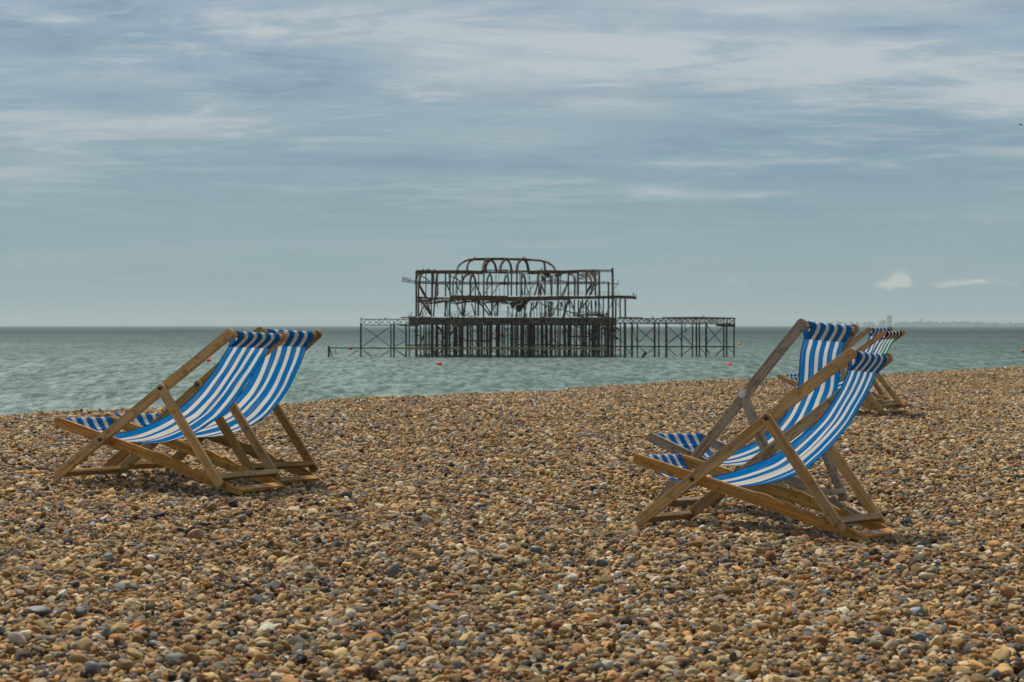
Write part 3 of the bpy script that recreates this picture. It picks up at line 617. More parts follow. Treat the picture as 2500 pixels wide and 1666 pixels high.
# solid girders
pbar('roof_girder', [U1(470, 445), U1(880, 450), U1(1300, 452), U1(1800, 462)], 5.6, RUST); pbar('roof_girder', [U2(480, 362), U2(700, 352), U2(1000, 358), U2(1255, 352)], 5.4, RUST)
pbar('roof_girder', [U1(460, 432), U1(900, 424), U1(1500, 424), U1(1830, 436)], 1.6); pbar('roof_girder', [U1(500, 450), U1(1400, 450), U1(2311, 462), ], 3.0, None, BK)
pbar('roof_girder', [U2(1250, 330), U2(1520, 322), U2(1800, 330)], 1.6); pbar('roof_girder', [U2(0, 362), U2(600, 345), U2(1250, 345), U2(1600, 352)], 2.4, None, BK)
pbar('floor_girder', [U1(1150, 970), U1(1600, 972), U1(2311, 980)], 8.0, RUST); pbar('floor_girder', [U2(0, 785), U2(500, 782), U2(1000, 772), U2(1110, 772)], 6.6, RUST)
pbar('floor_girder', [U1(470, 955), U1(760, 985), U1(860, 975), U1(1150, 982)], 2.8); pbar('floor_girder', [U2(1100, 765), U2(1500, 765), U2(1900, 752), U2(2100, 762), U2(2180, 770)], 4.6)
pbar('floor_girder', [U1(500, 975), U1(1400, 985), U1(2311, 975), U2(1000, 782), U2(1850, 768)], 2.4, None, BK); pbar('floor_girder', [U1(500, 975), U1(1400, 980), U1(2311, 990), U2(1000, 778), U2(1850, 765)], 2.4, None, 11)
pbar('post', [U2(2135, 690), U2(2138, 765)], 1.4); pbar('post', [U2(2172, 712), U2(2172, 765)], 1.2); pbar('post', [U2(2120, 702), U2(2142, 696)], 1.)
pbar('post', [U2(1888, 478), U2(1886, 550)], .7); pbar('roof_girder', [U2(1735, 545), U2(1890, 546)], 1.4); pbar('brace', [U2(1885, 550), U2(1812, 640)], .7)
pbar('beam', [U2(1735, 512), U2(1735, 545)], 1.6)
# lattice girders: two chords and zigzag web, one mesh each
def lattice(Fa, Fb, hpx, step, wpx, Yd=0., mt=None, cross=True, name='lattice_girder', mid=None):
    pts = [Fa]+(mid or [])+[Fb]; bm = bmesh.new(); r = wpx*MPX/2*1.7
    L = [0]
    for a, b_ in zip(pts, pts[1:]): L.append(L[-1]+math.dist(a, b_))
    def at(s_):
        for i in range(len(pts)-1):
            if s_ <= L[i+1]+1e-6:
                f_ = (s_-L[i])/(L[i+1]-L[i]); return (pts[i][0]+(pts[i+1][0]-pts[i][0])*f_, pts[i][1]+(pts[i+1][1]-pts[i][1])*f_)
        return pts[-1]
    n = max(2, int(L[-1]/step)); S = [at(L[-1]*i/n) for i in range(n+1)]
    up_ = [W(x, y, Y0+Yd) for x, y in S]; lo = [W(x, y+hpx, Y0+Yd) for x, y in S]
    tube(bm, up_, r*1.2); tube(bm, lo, r*1.2)
    for i in range(n):
        if cross or i % 2: tube(bm, [up_[i], lo[i+1]], r*.8)
        if cross or i % 2 == 0: tube(bm, [lo[i], up_[i+1]], r*.8)
    for i in range(0, n+1, 3): tube(bm, [up_[i], lo[i]], r*.8)
    bm.transform(PI); return obj(name, bm, mt or IRON, pier)
lattice(U1(180, 595), U1(2311, 655), 5.5, 5.5, .9, 0, mid=[U1(300, 612), U1(450, 632), U1(900, 650)]); lattice(U1(520, 640), U1(2311, 660), 5.0, 6, .9, BK)
lattice(U2(0, 520), U2(1735, 512), 5.0, 6, .9, 0, mid=[U2(420, 520), U2(650, 492), U2(950, 486), U2(1100, 510)]); lattice(U2(0, 530), U2(1500, 520), 4, 6, .8, BK)
lattice(U1(1780, 410), U1(2311, 405), 7, 6, .9, 6); lattice(U2(0, 325), U2(640, 340), 8, 6, .9, 6); lattice(U2(1250, 325), U2(1800, 330), 4, 6, .8, 4); lattice(U2(1250, 345), U2(1560, 350), 9, 7, .9, 14)
lattice(C5(455, 768), C5(1000, 770), 14.5, 14, 1.3, 0); lattice(C5(455, 768), C5(1000, 770), 14.5, 14, 1.0, 8)
lattice(C6(1010, 705), C6(2245, 708), 13.0, 13, 1.3, 0, mid=[C6(1500, 706)]); lattice(C6(1010, 705), C6(2110, 708), 13.0, 13, 1.1, 9); 
lattice(C6(1020, 706), C6(1500, 706), 13, 6.5, .8, 2); lattice(C6(1560, 706), C6(2110, 708), 13, 6.5, .8, 2)
pbar('deck_beam', [C6(1500, 700), C6(1840, 696), C6(2130, 702), C6(2248, 704)], 2.2); pbar('brace', [C6(2248, 706), C6(2170, 770)], 1.6); pbar('deck_beam', [C6(2050, 768), C6(2130, 780), C6(2247, 779)], 4.2, RUST)
pbar('deck_beam', [C6(1050, 696), C6(1300, 700)], 2.0); pbar('deck_beam', [C6(1080, 704), C6(1300, 703)], 1.6, None, 9)
for x in (2130, 2165, 2240): pbar('post', [C6(x, 706), C6(x, 780)], 1.8)
# arched roof ribs spanning front to back
def hoop(pts, w_, d0, d1, mt=None):
    P_ = catmull([(p[0], p[1]) for p in pts], 4); n = len(P_)
    pbar('arch_rib', [(p.x, p.y) for p in P_], w_, mt, [d0+(d1-d0)*i/(n-1) for i in range(n)], sides=6)
hoop([U1(1283, 425), U1(1320, 330), U1(1400, 258), U1(1520, 205), U1(1640, 190)], 2.3, 0, 8); pbar('ridge_girder', [U1(1630, 188), U1(2000, 182), U1(2311, 182), U2(0, 152), U2(300, 150), U2(480, 160), U2(680, 180)], 3.2, None, 8)
pbar('ridge_girder', [U1(1640, 208), U1(1900, 206), U1(2311, 202), U2(500, 178)], 1.6, RUST, 10)
hoop([U2(660, 178), U2(760, 205), U2(840, 255), U2(880, 310), U2(890, 345)], 2.6, 8, 0)
hoop([U1(1492, 460), U1(1492, 350), U1(1530, 250), U1(1630, 192)], 2.6, 0, 8); hoop([U1(1812, 450), U1(1822, 330), U1(1860, 230), U1(1950, 190)], 3.2, 0, 8)
hoop([U1(1862, 445), U1(1872, 320), U1(1960, 212), U1(2045, 290), U1(2080, 440)], 2.9, 2, 14); hoop([U1(2155, 450), U1(2168, 320), U1(2255, 200), U1(2311, 192)], 3.0, 0, 8)
hoop([U2(8, 370), U2(25, 240), U2(95, 155), U2(165, 220), U2(195, 370)], 2.8, 2, 14); hoop([U2(275, 360), U2(285, 240), U2(355, 155), U2(430, 205), U2(465, 370)], 3.4, 2, 14)
hoop([U2(690, 185), U2(712, 225), U2(728, 335)], 2.4, 8, 14)
hoop([U1(460, 700), U1(468, 570), U1(530, 480), U1(640, 445)], 2.6, 0, 6); hoop([U1(518, 700), U1(540, 560), U1(600, 462), U1(680, 445)], 3.0, 6, 12); hoop([U1(850, 960), U1(865, 620), U1(885, 500), U1(930, 460)], 2.4, 0, 6)
hoop([U1(1205, 700), U1(1222, 560), U1(1290, 490), U1(1380, 480)], 1.8, 0, 8); hoop([U1(1392, 640), U1(1450, 530), U1(1560, 475)], 2.6, 0, 8); hoop([U1(1550, 710), U1(1560, 590), U1(1600, 510), U1(1645, 590), U1(1660, 720)], 2.6, 0, 12)
hoop([U1(1892, 710), U1(1900, 590), U1(1950, 490), U1(1985, 590), U1(1992, 710)], 2.2, 0, 12); hoop([U1(2240, 710), U1(2252, 590), U1(2300, 510), U2(135, 470), U2(140, 560)], 1.9, 0, 12)
hoop([U2(72, 560), U2(84, 460), U2(130, 395)], 1.8, 0, 8); hoop([U2(345, 560), U2(350, 460), U2(380, 405), U2(405, 470), U2(408, 560)], 2.4, 0, 12)
hoop([U2(610, 540), U2(616, 410), U2(665, 345)], 3.0, 0, 8, RUST); hoop([U2(812, 520), U2(812, 420), U2(740, 345)], 3.0, 0, 8, RUST); hoop([U2(1195, 490), U2(1175, 415), U2(1110, 385)], 2.4, 0, 8); hoop([U2(1460, 520), U2(1445, 440), U2(1395, 395)], 2.2, 0, 8); hoop([U2(1525, 520), U2(1515, 430), U2(1455, 365)], 3.0, 0, 8)
# braces
for F, a, b_, w_, d0, d1 in [(U1, (510, 700), (640, 950), 2.2, 0, 2), (U1, (530, 700), (675, 950), 1.8, 8, 10), (U1, (530, 985), (780, 1340), 3.0, 0, 0), (U1, (560, 1000), (760, 1270), 1.8, 6, 6), (U1, (650, 1065), (525, 1330), 1.6, 0, 8), (U1, (680, 1070), (775, 1330), 2.4, 4, 8),
     (U1, (1080, 705), (1165, 900), 1.7, 0, 4), (U1, (1265, 1070), (1380, 1310), 1.9, 0, 4), (U1, (1460, 1070), (1420, 1310), 2.2, 0, 4), (U1, (1580, 1090), (1655, 1320), 2.2, 4, 0), (U1, (1680, 735), (1765, 925), 1.8, 0, 4), (U1, (1625, 735), (1558, 905), 1.3, 8, 4),
     (U1, (1740, 1080), (1940, 1320), 2.2, 0, 4), (U1, (1835, 1080), (1980, 1310), 2.2, 0, 4), (U1, (1250, 560), (1370, 655), 1.6, 4, 0), (U1, (900, 690), (905, 915), 1.4, 6, 6), (U1, (590, 540), (740, 640), 1.3, 8, 12), (U1, (1150, 520), (1260, 590), 1.1, 8, 10),
     (U2, (605, 550), (558, 725), 2.0, 0, 4), (U2, (618, 550), (652, 725), 2.0, 0, 4), (U2, (660, 555), (722, 705), 2.2, 4, 0), (U2, (1082, 548), (992, 728), 1.8, 0, 6), (U2, (1462, 545), (1380, 700), 2.4, 0, 6), (U2, (1508, 542), (1440, 720), 2.0, 0, 6), (U2, (610, 850), (520, 960), 1.6, 0, 4),
     (U2, (942, 815), (900, 930), 1.6, 4, 2), (U2, (900, 930), (830, 1050), 1.6, 2, 0), (U2, (1115, 790), (1195, 960), 1.8, 0, 4), (U2, (1325, 800), (1262, 1010), 2.2, 0, 4), (U2, (1410, 800), (1285, 950), 2.4, 4, 0), (U2, (1370, 870), (1435, 1000), 1.8, 0, 4),
     (U2, (1130, 900), (1190, 960), 1.2, 4, 4), (U2, (480, 480), (440, 400), .8, 2, 4), (U2, (1300, 470), (1420, 400), 1.1, 6, 10), (U2, (1250, 480), (1360, 380), .9, 6, 10)]:
    pbar('brace', wig(F(*a), F(*b_), 2, .2), w_, RUST if random.random() < .25 else None, [d0, (d0+d1)/2, d1])
pbar('fallen_beam', [U2(600, 815), U2(700, 880), U2(820, 930), U2(1020, 965), U2(1180, 1015)], 1.6, None, -1); pbar('fallen_beam', [U2(1105, 770), U2(1050, 950), U2(1000, 1130)], 3.6, RUST, -1.2); pbar('fallen_beam', [U2(480, 1100), U2(570, 1190)], 1.6, DECK, -1.2)
# sagging trusses under the first floor
for k in range(5):
    pts = []; x0_ = 480+k*40
    n = 24
    for i in range(n+1):
        xx = 480+(2311-480)*i/n; yy = 1010+k*14+28*math.sin(i*.9+k*1.3)+10*math.sin(i*2.1+k)
        pts.append(U1(xx, yy))
    pbar('sagging_truss', pts, 1.5+.2*(k % 2), RUST if k == 2 else None, [k*4.+0*i for i in range(n+1)])
# deck
bm = bmesh.new(); a = W(*C5(985, 745), Y0); b_ = W(*C6(1030, 693), Y0); zt = (a.z+b_.z)/2
box(bm, a.x, b_.x, Y0+.1, Y0+BK+2, zt-.55, zt-.15); bm.transform(PI); obj('deck', bm, DECK, pier)
xx = a.x; k = 0
while xx < b_.x:     # broken fascia panels of uneven height along the front edge
    w_ = random.uniform(.7, 1.9); zb = zt-1.40+random.uniform(-.25, .45); z1 = zt+random.uniform(-.12, .0)
    bm = bmesh.new()
    box(bm, xx, min(xx+w_-.03, b_.x), Y0-.12-random.uniform(0, .15), Y0-.02, zb, z1-.28); bm.transform(PI); obj('fascia_panel', bm, DECK if random.random() < .75 else RUST, pier)
    bm = bmesh.new(); box(bm, xx, min(xx+w_-.02, b_.x), Y0-.3, Y0+.05, z1-.24, z1); bm.transform(PI); obj('deck_edge_board', bm, IRON if random.random() < .35 else DECK, pier); xx += w_
for d_ in (6, 12, 18, 23): pbar('deck_girder', [C5(1000, 815), C6(1030, 765)], 5, None, d_)
lattice(C5(1000, 752), C6(1030, 700), 15, 9, 1.2, -.4, DECK)
pbar('deck_beam', [C5(900, 752), C5(1060, 745)], 2.0); pbar('deck_beam', [C5(880, 832), C5(1010, 838)], 3., RUST)
# railing on the deck and first floor
for F, x0_, x1_, yt, yb, d_ in ((U1, 1180, 2300, 1245, 1345, BK), (U2, 430, 1900, 668, 735, BK)):
    n = 26
    for q_ in (yt, (yt+yb)/2): pbar('railing', [F(x0_, q_), F(x1_, q_)], .35, None, d_)
    for i in range(n): xq = x0_+(x1_-x0_)*i/(n-1); pbar('railing', [F(xq, yt), F(xq, yb)], .3, None, d_)
# piles
def pile(x, F, w_, Yd=0., top=830, mt=None, lean=0.):
    p = W(*F(x, top), Y0+Yd); bm = bmesh.new(); r = w_*MPX/2*random.uniform(.9, 1.3)
    tube(bm, [(p.x, p.y, p.z+.3), (p.x+lean*.5+random.uniform(-.03, .03), p.y, p.z*.5), (p.x+lean, p.y, -1.5)], r, 6 if w_ < 8 else 4, rd=min(r, .35)); bm.transform(PI)
    obj('pile', bm, mt or PILE, pier)
for x, w_ in [(458, 4.4), (788, 3.2), (823, 3.8), (955, 3), (993, 2.8), (1070, 6.4), (1118, 3), (1155, 3), (1210, 3.2), (1245, 8.5), (1300, 5), (1400, 12), (1440, 4), (1505, 4.5), (1545, 4), (1575, 6.5), (1645, 2.8), (1690, 3.2), (1755, 6), (1797, 4),
              (1885, 9.5), (1955, 3.4), (1990, 3), (2045, 2.6), (2080, 3.2), (2125, 5.6), (2165, 4), (2225, 3.2), (2255, 3.4), (2320, 9)]: pile(x, C5, w_)
for x, w_ in [(15, 5), (62, 3), (100, 3), (155, 12), (190, 5), (215, 2.6), (265, 5), (312, 4), (360, 11), (405, 3), (450, 3.4), (498, 8), (545, 7), (600, 3), (620, 3), (662, 3), (690, 3), (716, 5), (752, 4), (795, 6), (845, 12), (880, 3), (912, 4), (938, 5), (985, 7), (1020, 2.6),
              (1070, 3.2), (1116, 6), (1190, 4.8), (1245, 3.6), (1420, 4.2), (1465, 3.6), (1540, 5.6), (1700, 3.8), (1810, 3.6), (1850, 3.4), (1880, 3.2), (1950, 3.8), (2130, 3.8), (2162, 3.4), (2236, 3.2)]: pile(x, C6, w_, top=765)
for d_ in (4.5, 9, 14, 19, 24):
    xq = 1040.
    while xq < 1500:
        pile(0, lambda x, y, s_=xq: (s_, 786), random.choice((2, 2.6, 3.2)), d_, lean=random.uniform(-.1, .1)); xq += random.uniform(24, 44)
for xq in (1245, 1400, 1575, 1885, 2320): pile(xq, C5, 4.2, -1., top=838)
pile(102, C5, 4.2, top=1082)
# horizontal walings and cross bracing
pbar('waling', [C5(95, 1085), C5(950, 1090)], 1.9, PILE); pbar('waling', [C5(950, 1090), C5(2353, 1088), C6(930, 1015)], 4.0, MOSS, -.5)
pbar('waling', [C5(950, 1055), C5(1560, 1055)], 2.0, PILE, 6); pbar('waling', [C5(1600, 1006), C5(1900, 1006)], 2.0, PILE, 9); pbar('waling', [C6(0, 975), C6(950, 985)], 2.2, PILE, 9); pbar('waling', [C6(560, 890), C6(800, 890)], 2.2, PILE, 12)
pbar('waling', [C6(930, 995), C6(2245, 995)], 1.9, PILE); pbar('waling', [C6(1010, 992), C6(2160, 992)], 1.4, PILE, 9)
for F, a, b_, w_, d_ in [(C5, (480, 850), (790, 1075), .8, 4), (C5, (775, 855), (465, 1075), .9, 0), (C5, (840, 850), (955, 935), .7, 2), (C5, (940, 1010), (840, 1070), .8, 2), (C5, (480, 1105), (580, 1190), 1., 0), (C5, (430, 1110), (300, 1192), .9, 4),
     (C5, (780, 1105), (660, 1190), .9, 0), (C5, (840, 1105), (970, 1192), 1.2, 0), (C5, (115, 1095), (145, 1192), 1.2, 0), (C5, (178, 1090), (180, 1160), .7, 2), (C5, (1310, 850), (1375, 935), 2.4, 0), (C5, (1490, 880), (1430, 960), 2.4, 0), (C5, (1150, 950), (1105, 1060), 2., 0),
     (C5, (1320, 1150), (1370, 1090), 2., 0), (C5, (1240, 1100), (1300, 1185), 2., 0),
     (C6, (1265, 820), (1415, 950), .9, 0), (C6, (1410, 800), (1260, 950), .9, 5), (C6, (1560, 790), (1700, 930), .9, 5), (C6, (1690, 860), (1560, 960), 1.1, 0), (C6, (1710, 880), (1800, 975), 1., 0), (C6, (1800, 790), (1600, 920), .7, 6), (C6, (1960, 780), (2115, 975), .9, 0), (C6, (2115, 800), (1960, 960), .9, 5),
     (C6, (1125, 1005), (1190, 1085), .9, 0), (C6, (1190, 1005), (1125, 1085), .7, 4), (C6, (1265, 1005), (1330, 1050), 1., 0), (C6, (1410, 1005), (1330, 1080), 1., 3), (C6, (1560, 1010), (1640, 1085), 1.1, 0), (C6, (1800, 1005), (1710, 1075), 1.1, 0), (C6, (1960, 1030), (1990, 1080), 1.2, 0), (C6, (2120, 1015), (2050, 1085), 1.4, 0),
     (C6, (1890, 1010), (1945, 1080), .8, 2), (C6, (1730, 770), (1740, 845), 1.0, -1), (C6, (2170, 1000), (2235, 1060), .7, 2), (C6, (1030, 900), (1110, 960), .8, 4), (C6, (1200, 800), (1240, 960), .7, 4)]:
    pbar('cross_brace', [F(*a), F(*b_)], w_*1.3, PILE, d_)
for k in range(46):
    xa = random.uniform(1022, 1470); d0 = random.choice((3., 7., 11., 15., 19., BK))
    if random.random() < .5: ya, yb = 632+36+random.uniform(-3, 3), 725
    else: ya, yb = 735, 774
    pbar('column', wig((xa, ya), (xa+random.uniform(-3, 3), yb), 3, .7), random.choice((.8, 1., 1.3)), RUST if random.random() < .3 else None, d0)
for k in range(26):
    xa = random.uniform(1025, 1480); up_ = random.random() < .45; ya, yb = (690, 726) if up_ else (738, 772)
    if random.random() < .5: ya, yb = yb, ya
    pbar('brace', wig((xa, ya), (xa+random.choice((-1, 1))*random.uniform(8, 26), yb), 3, .9), random.uniform(.8, 1.6), RUST if random.random() < .35 else None, random.uniform(1, 20))
for k in range(16):
    xa = random.uniform(1030, 1520); pbar('hanging_scrap', [(xa, 736), (xa+random.uniform(-2, 2), 742), (xa+random.uniform(-4, 4), 746+random.uniform(0, 12))], random.uniform(.8, 1.8), None, random.uniform(-1, 10))
for k in range(30):
    xa = random.uniform(1000, 1500); pbar('bent_rail', [(xa, 774), (xa+random.uniform(-3, 3), 770-random.uniform(0, 5)), (xa+random.uniform(-5, 5), 768-random.uniform(0, 6))], random.uniform(.7, 1.4), DECK if random.random() < .4 else None, random.uniform(-.5, 12))
for k in range(34):
    xa = random.uniform(1000, 1480); ya = random.uniform(796, 850); pbar('cross_brace', wig((xa, ya), (xa+random.choice((-1, 1))*random.uniform(10, 30), ya+random.uniform(-12, 22)), 2, .5), random.uniform(1., 1.8), PILE, random.uniform(2, 22))
# collapsed roof sheets hanging in the middle
def sheet(F, cx, cy, rx, ry, mt, Yd, seed):
    r = random.Random(seed); bm = bmesh.new(); n = 7; G = []
    for i in range(n):
        row = []
        for j in range(n):
            u, v_ = i/(n-1)*2-1, j/(n-1)*2-1; row.append(bm.verts.new(W(*F(cx+rx*u*(1-.3*abs(v_))+r.uniform(-10, 10), cy+ry*v_*(1-.25*abs(u))-u*ry*.5+r.uniform(-9, 9)), Y0+Yd+r.uniform(-1.2, 1.2)+v_*1.5)))
        G.append(row)
    for i in range(n-1):
        for j in range(n-1):
            if r.random() < .86: bm.faces.new((G[i][j], G[i+1][j], G[i+1][j+1], G[i][j+1]))
    bmesh.ops.solidify(bm, geom=bm.faces[:], thickness=.08); bm.transform(PI); obj('collapsed_roof_sheet', bm, mt, pier)
sheet(U2, 350, 905, 110, 75, IRON, 3, 1); sheet(U2, 250, 850, 110, 34, DECK, 1, 2); sheet(U2, 430, 820, 80, 30, RUST, 2, 3); sheet(U2, 120, 815, 70, 24, DECK, 0, 4); sheet(U2, 230, 900, 60, 28, DECK, 2, 5); sheet(U2, 735, 410, 80, 60, RUST, 5, 6); sheet(U2, 930, 400, 60, 26, IRON, 8, 7)
# tangled wreckage: joined, uncountable
def tangle(name, F, x0_, x1_, y0_, y1_, n, wpx, mt, L=(20, 70), Yd=(0, 20), slope=None):
    bm = bmesh.new()
    for _ in range(n):
        x = random.uniform(x0_, x1_); y = random.uniform(y0_, y1_); l = random.uniform(*L); an = random.uniform(-.6, .6)+(slope or 0); d0 = random.uniform(*Yd)
        tube(bm, [W(*F(x, y), Y0+d0), W(*F(x+l*.5*math.cos(an)+random.uniform(-4, 4), y+l*.5*math.sin(an)+random.uniform(-4, 4)), Y0+d0+random.uniform(-.5, .5)), W(*F(x+l*math.cos(an), y+l*math.sin(an)), Y0+d0+random.uniform(-1, 1))], wpx*MPX/2*random.uniform(.9, 1.9))
    bm.transform(PI); o_ = obj(name, bm, mt, pier); tag(o_, kind='stuff')
tangle('tangled_wreckage', U1, 500, 1150, 975, 1060, 42, 1.3, IRON); tangle('tangled_wreckage', U1, 1150, 2250, 1020, 1085, 46, 1.1, IRON); tangle('tangled_wreckage', U2, 0, 330, 800, 860, 34, 1.2, IRON)
tangle('tangled_wreckage', U2, 150, 460, 900, 1060, 34, .8, IRON, (40, 120), (0, 12), slope=1.75); tangle('tangled_wreckage', U2, 1130, 1600, 1000, 1065, 60, 1.3, DECK, (20, 90), (-1, 14)); tangle('tangled_wreckage', U2, 1200, 1650, 1030, 1075, 30, 1.8, IRON, (20, 120), (-1, 8), 0)
tangle('tangled_wreckage', U2, 620, 1000, 360, 520, 70, 1.1, IRON, (20, 70), (0, 14)); tangle('tangled_wreckage', U2, 1250, 1560, 340, 480, 60, 1.1, IRON, (20, 70), (0, 14)); tangle('tangled_wreckage', U1, 1780, 2250, 410, 480, 40, .9, IRON, (15, 50), (0, 14))
tangle('tangled_wreckage', U2, 640, 740, 980, 1070, 24, 1., RUST, (30, 70), (0, 6), slope=1.5); tangle('tangled_wreckage', U2, 1500, 2150, 735, 775, 40, .9, IRON, (15, 50), (-1, 6))
tangle('tangled_wreckage', C5, 1000, 2340, 742, 835, 90, 1.6, IRON, (15, 60), (-.6, -.2)); tangle('tangled_wreckage', C6, 20, 1010, 700, 775, 80, 1.6, IRON, (15, 60), (-.6, -.2)); tangle('tangled_wreckage', C5, 1000, 2340, 735, 820, 40, 1.3, RUST, (15, 50), (-.6, -.2)); tangle('tangled_wreckage', C6, 20, 1010, 692, 765, 40, 1.3, DECK, (15, 50), (-.8, -.3))
tangle('tangled_wreckage', C5, 1250, 2340, 860, 1060, 30, 1.6, PILE, (20, 70), (4, 20), slope=1.0); tangle('tangled_wreckage', C6, 100, 950, 790, 980, 46, 1.8, PILE, (20, 90), (4, 20), slope=1.2)
tangle('tangled_wreckage', C6, 700, 1030, 770, 900, 34, 3, PILE, (20, 60), (2, 20), slope=.6); tangle('tangled_wreckage', C5, 1060, 2340, 1100, 1170, 34, 1.8, PILE, (20, 60), (-.5, 14), slope=.8); tangle('tangled_wreckage', C6, 20, 930, 1030, 1070, 30, 1.8, PILE, (20, 60), (-.5, 14), slope=.8)
# leaning broken post in the water
bm = bmesh.new(); p0 = W(*C6(1295, 1110), 338); p1 = W(*C6(1328, 1050), 338.6); tube(bm, [(p0.x, p0.y, -.8), p0, p1], .26, 6); lp = obj('broken_post', bm, PILE); tag(lp, 'broken post leaning out of the water in front of the pier right wing', 'post')

# ---------------------------------------------------------------- birds
m, t, b, o = mat('dark_feathers', .7); tc = t.add('ShaderNodeTexCoord'); n = t.noise(tc.outputs['Object'], 12., 3, .6); t.link(t.mix(n, (.012, .012, .012, 1), (.04, .035, .03, 1)), b.inputs['Base Color']); BIRD = m
bm = bmesh.new(); bmesh.ops.create_icosphere(bm, subdivisions=2, radius=1, matrix=Matrix.Translation((0, 0, .22)) @ Matrix.Rotation(-.6, 4, 'Y') @ Matrix.Diagonal((.20, .10, .11, 1)))
bmesh.ops.create_icosphere(bm, subdivisions=2, radius=.07, matrix=Matrix.Translation((.17, 0, .39))); bmesh.ops.create_cone(bm, cap_ends=True, segments=6, radius1=.025, radius2=.003, depth=.1, matrix=Matrix.Translation((.27, 0, .39)) @ Matrix.Rotation(math.pi/2, 4, 'Y'))
tube(bm, [(.08, 0, .28), (.16, 0, .38)], .05, 6); tube(bm, [(-.12, 0, .15), (-.30, 0, .03)], .05, 4, rd=.015)
for s_ in (-.03, .03): tube(bm, [(0, s_, .16), (.01, s_, 0)], .012, 4)
bme = bpy.data.meshes.new('bird'); bm.to_mesh(bme); bm.free(); bme.materials.append(BIRD)
perch = [(U1, 612, 425, 'on the left roof corner beam'), (U1, 690, 425, 'on the left roof beam'), (U1, 728, 425, 'on the left roof beam'), (U1, 835, 425, 'on the left roof beam'), (U1, 205, 590, 'on the jutting left girder tip'), (U1, 245, 595, 'on the jutting left girder tip'),
         (U1, 285, 602, 'on the jutting left girder tip'), (U1, 340, 612, 'on the jutting left girder'), (U1, 1638, 182, 'on the ridge where the roof arch starts'), (U2, 375, 145, 'on the top ridge right of centre'), (U2, 408, 148, 'on the top ridge right of centre'),
         (C5, 462, 766, 'on the far left end post of the pier'), (C5, 730, 766, 'on the left lattice girder'), (C5, 990, 742, 'on the deck edge left of the pavilion'), (C6, 1402, 702, 'on the right wing lattice girder'), (U2, 672, 325, 'on the roof beam right of the arches'), (C6, 1920, 700, 'on the right wing end girder')]
seen = {}
cnt = {}; tot_b = {}
for q_ in perch: tot_b[q_[3]] = tot_b.get(q_[3], 0)+1
for F, x, y, lb in perch:
    cnt[lb] = cnt.get(lb, 0)+1; pre = '' if tot_b[lb] == 1 else ('first', 'second', 'third')[cnt[lb]-1]+' from left of the '
    p = W(*F(x, y), Y0); o_ = bpy.data.objects.new('bird', bme); COL.objects.link(o_); o_.location = p+Vector((0, -.1, .02)); o_.rotation_euler = (0, 0, random.choice((0, 3.14))+random.uniform(-.6, .6)); o_.scale = [random.uniform(.85, 1.2)*.75]*3
    tag(o_, ('small dark bird perched ' if not pre else pre+'small dark birds perched ')+lb, 'bird', 'birds perched on the pier')
bm = bmesh.new(); bmesh.ops.create_icosphere(bm, subdivisions=2, radius=1, matrix=Matrix.Diagonal((.26, .09, .08, 1)))
for s_ in (-1, 1):
    v_ = [bm.verts.new(q_) for q_ in [(.08, s_*.06, .03), (.12, s_*.34, .16), (-.02, s_*.70, .04), (-.08, s_*.34, .13), (-.08, s_*.06, .02)]]; bm.faces.new(v_)
bmesh.ops.create_cone(bm, cap_ends=True, segments=6, radius1=.05, radius2=.01, depth=.16, matrix=Matrix.Translation((-.30, 0, 0)) @ Matrix.Rotation(-math.pi/2, 4, 'Y'))
fb = obj('flying_bird', bm, BIRD); fb.location = W(2492, 305, 330); fb.rotation_euler = (.3, .25, .3); tag(fb, 'dark bird flying in the sky at the right edge', 'bird')

# ---------------------------------------------------------------- far coast
m, t, b, o = mat('far_land', .9); geo = t.add('ShaderNodeNewGeometry'); n = t.noise(geo.outputs['Position'], .01, 4, .6); t.link(t.mix(n, (.05, .06, .05, 1), (.10, .10, .09, 1)), b.inputs['Base Color']); LAND = m
YC = 12500.; s_ = YC/F_PX
bm = bmesh.new(); xs_ = np.arange(2010, 3200, 12.)
top = [W(x, 795-1.2-max(0, min(1, (x-2180)/160))*(3.0+1.6*noise2(x, 0, .02)+1.0*noise2(x, 3, .09)), YC+500) for x in xs_]
v1 = [bm.verts.new((p.x, YC+60, -1)) for p in top]; v2 = [bm.verts.new((p.x, YC+100, 3.)) for p in top]; v3 = [bm.verts.new((p.x, YC+500, max(3.2, p.z))) for p in top]; v4 = [bm.verts.new((p.x, YC+1500, max(3.2, p.z)*.9)) for p in top]
for A, B in ((v1, v2), (v2, v3), (v3, v4)):
    for i in range(len(A)-1): bm.faces.new((A[i], A[i+1], B[i+1], B[i]))
obj('coast_land', bm, LAND); tag(bpy.data.objects['coast_land'], kind='structure')
def bmat(name, c0):
    m, t, b, o = mat(name, .8); geo = t.add('ShaderNodeNewGeometry'); n = t.noise(geo.outputs['Position'], .05, 4, .6); t.link(t.mix(n, c0, (c0[0]*.6, c0[1]*.6, c0[2]*.6, 1)), b.inputs['Base Color']); return m
BM = [bmat('grey_facade', (.16, .16, .21, 1)), bmat('pale_facade', (.42, .42, .45, 1)), bmat('brown_facade', (.18, .15, .16, 1)), bmat('dark_facade', (.09, .09, .14, 1))]
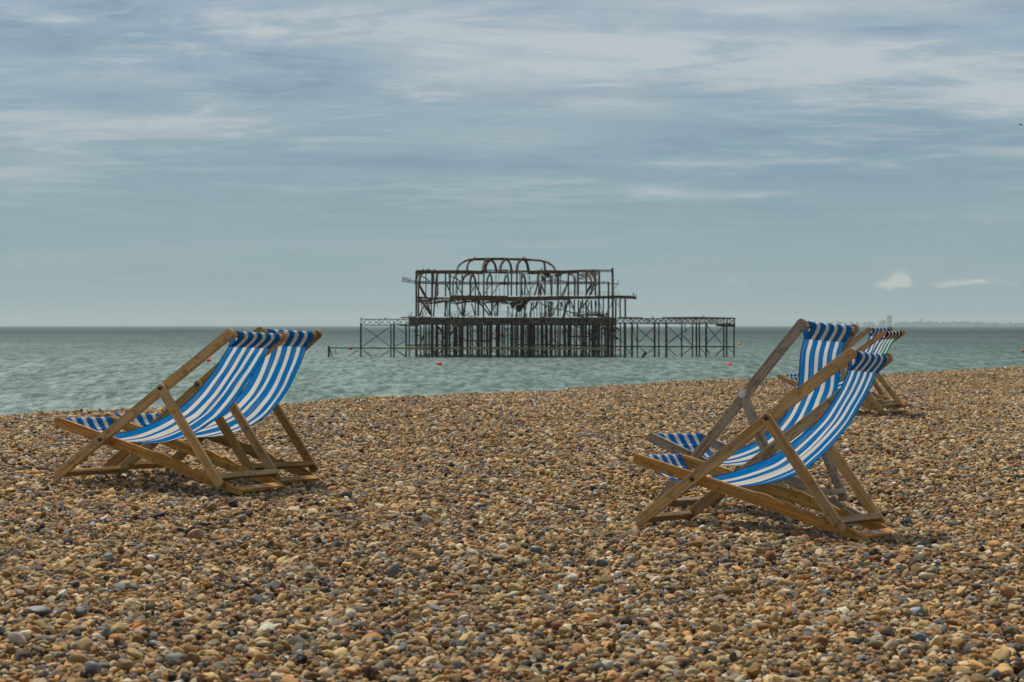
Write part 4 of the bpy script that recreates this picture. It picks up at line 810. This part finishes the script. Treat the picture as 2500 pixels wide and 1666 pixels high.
def bld(x0_, x1_, ytop, mt, label, group=None, roof=0, Yd=0):
    a = W(x0_, ytop, YC+Yd); b_ = W(x1_, ytop, YC+Yd); e = empty('building', Matrix.Translation(((a.x+b_.x)/2, YC+Yd, 0))); hw = (b_.x-a.x)/2
    bm = bmesh.new(); box(bm, -hw, hw, 0, 18, -1, a.z); obj('facade', bm, mt, e)
    bm = bmesh.new(); 
    if roof: 
        vv = [bm.verts.new(q_) for q_ in [(-hw, 0, a.z), (hw, 0, a.z), (hw, 18, a.z), (-hw, 18, a.z), (-hw*.7, 9, a.z+roof), (hw*.7, 9, a.z+roof)]]
        for f_ in ((0, 1, 5, 4), (2, 3, 4, 5), (1, 2, 5), (3, 0, 4)): bm.faces.new([vv[i] for i in f_])
    else: box(bm, -hw*.4, hw*.2, 4, 12, a.z, a.z+2.2)
    obj('roof', bm, BM[3], e); tag(e, label, 'building', group)
bld(2167, 2178, 771, BM[3], 'tall slab tower block standing highest on the far coast skyline')
bld(2153, 2163, 782, BM[0], 'shorter hazy block just left of the tall tower on the far coast')
bld(2147, 2153, 785, BM[0], 'stepped low block left of the tower and its shorter neighbour on the far coast')
bld(2250, 2253, 778, BM[0], 'small spire-like tower on the far coast right of the tall block')
x = 2120.; k = 0
while x < 2600:
    w_ = random.uniform(5, 16)
    if not (2140 < x+w_/2 < 2182):
        side = 'left of the tall tower block' if x < 2160 else ('right of the tall tower' if x < 2500 else 'beyond the right edge')
        hgt = 787+3.5*noise2(x, 1, .05)+random.uniform(-2, 2.5)+(1.5 if x > 2380 else 0)
        kq = random.randrange(4); rf = random.choice((0, 2.5)); sz = 'narrow' if w_ < 9 else 'broad'
        bld(x, x+w_*.93, min(791, hgt), BM[kq], 'low '+sz+' '+('grey', 'pale', 'brownish', 'dark')[kq]+(' pitched-roof' if rf else ' flat-roof')+' building on the hazy coast '+side, 'low buildings along the far coast', roof=rf, Yd=random.uniform(-20, 60))
    x += w_
for x in (2012, 2026, 2043, 2060, 2074, 2090, 2106): bld(x, x+random.uniform(7, 13), 788+random.uniform(-2.5, 2), random.choice(BM[:2]), 'faint low building on the far coast behind the grey deckchair top', 'faint far coast buildings behind the grey deckchair')
print('done', len(bpy.data.objects))
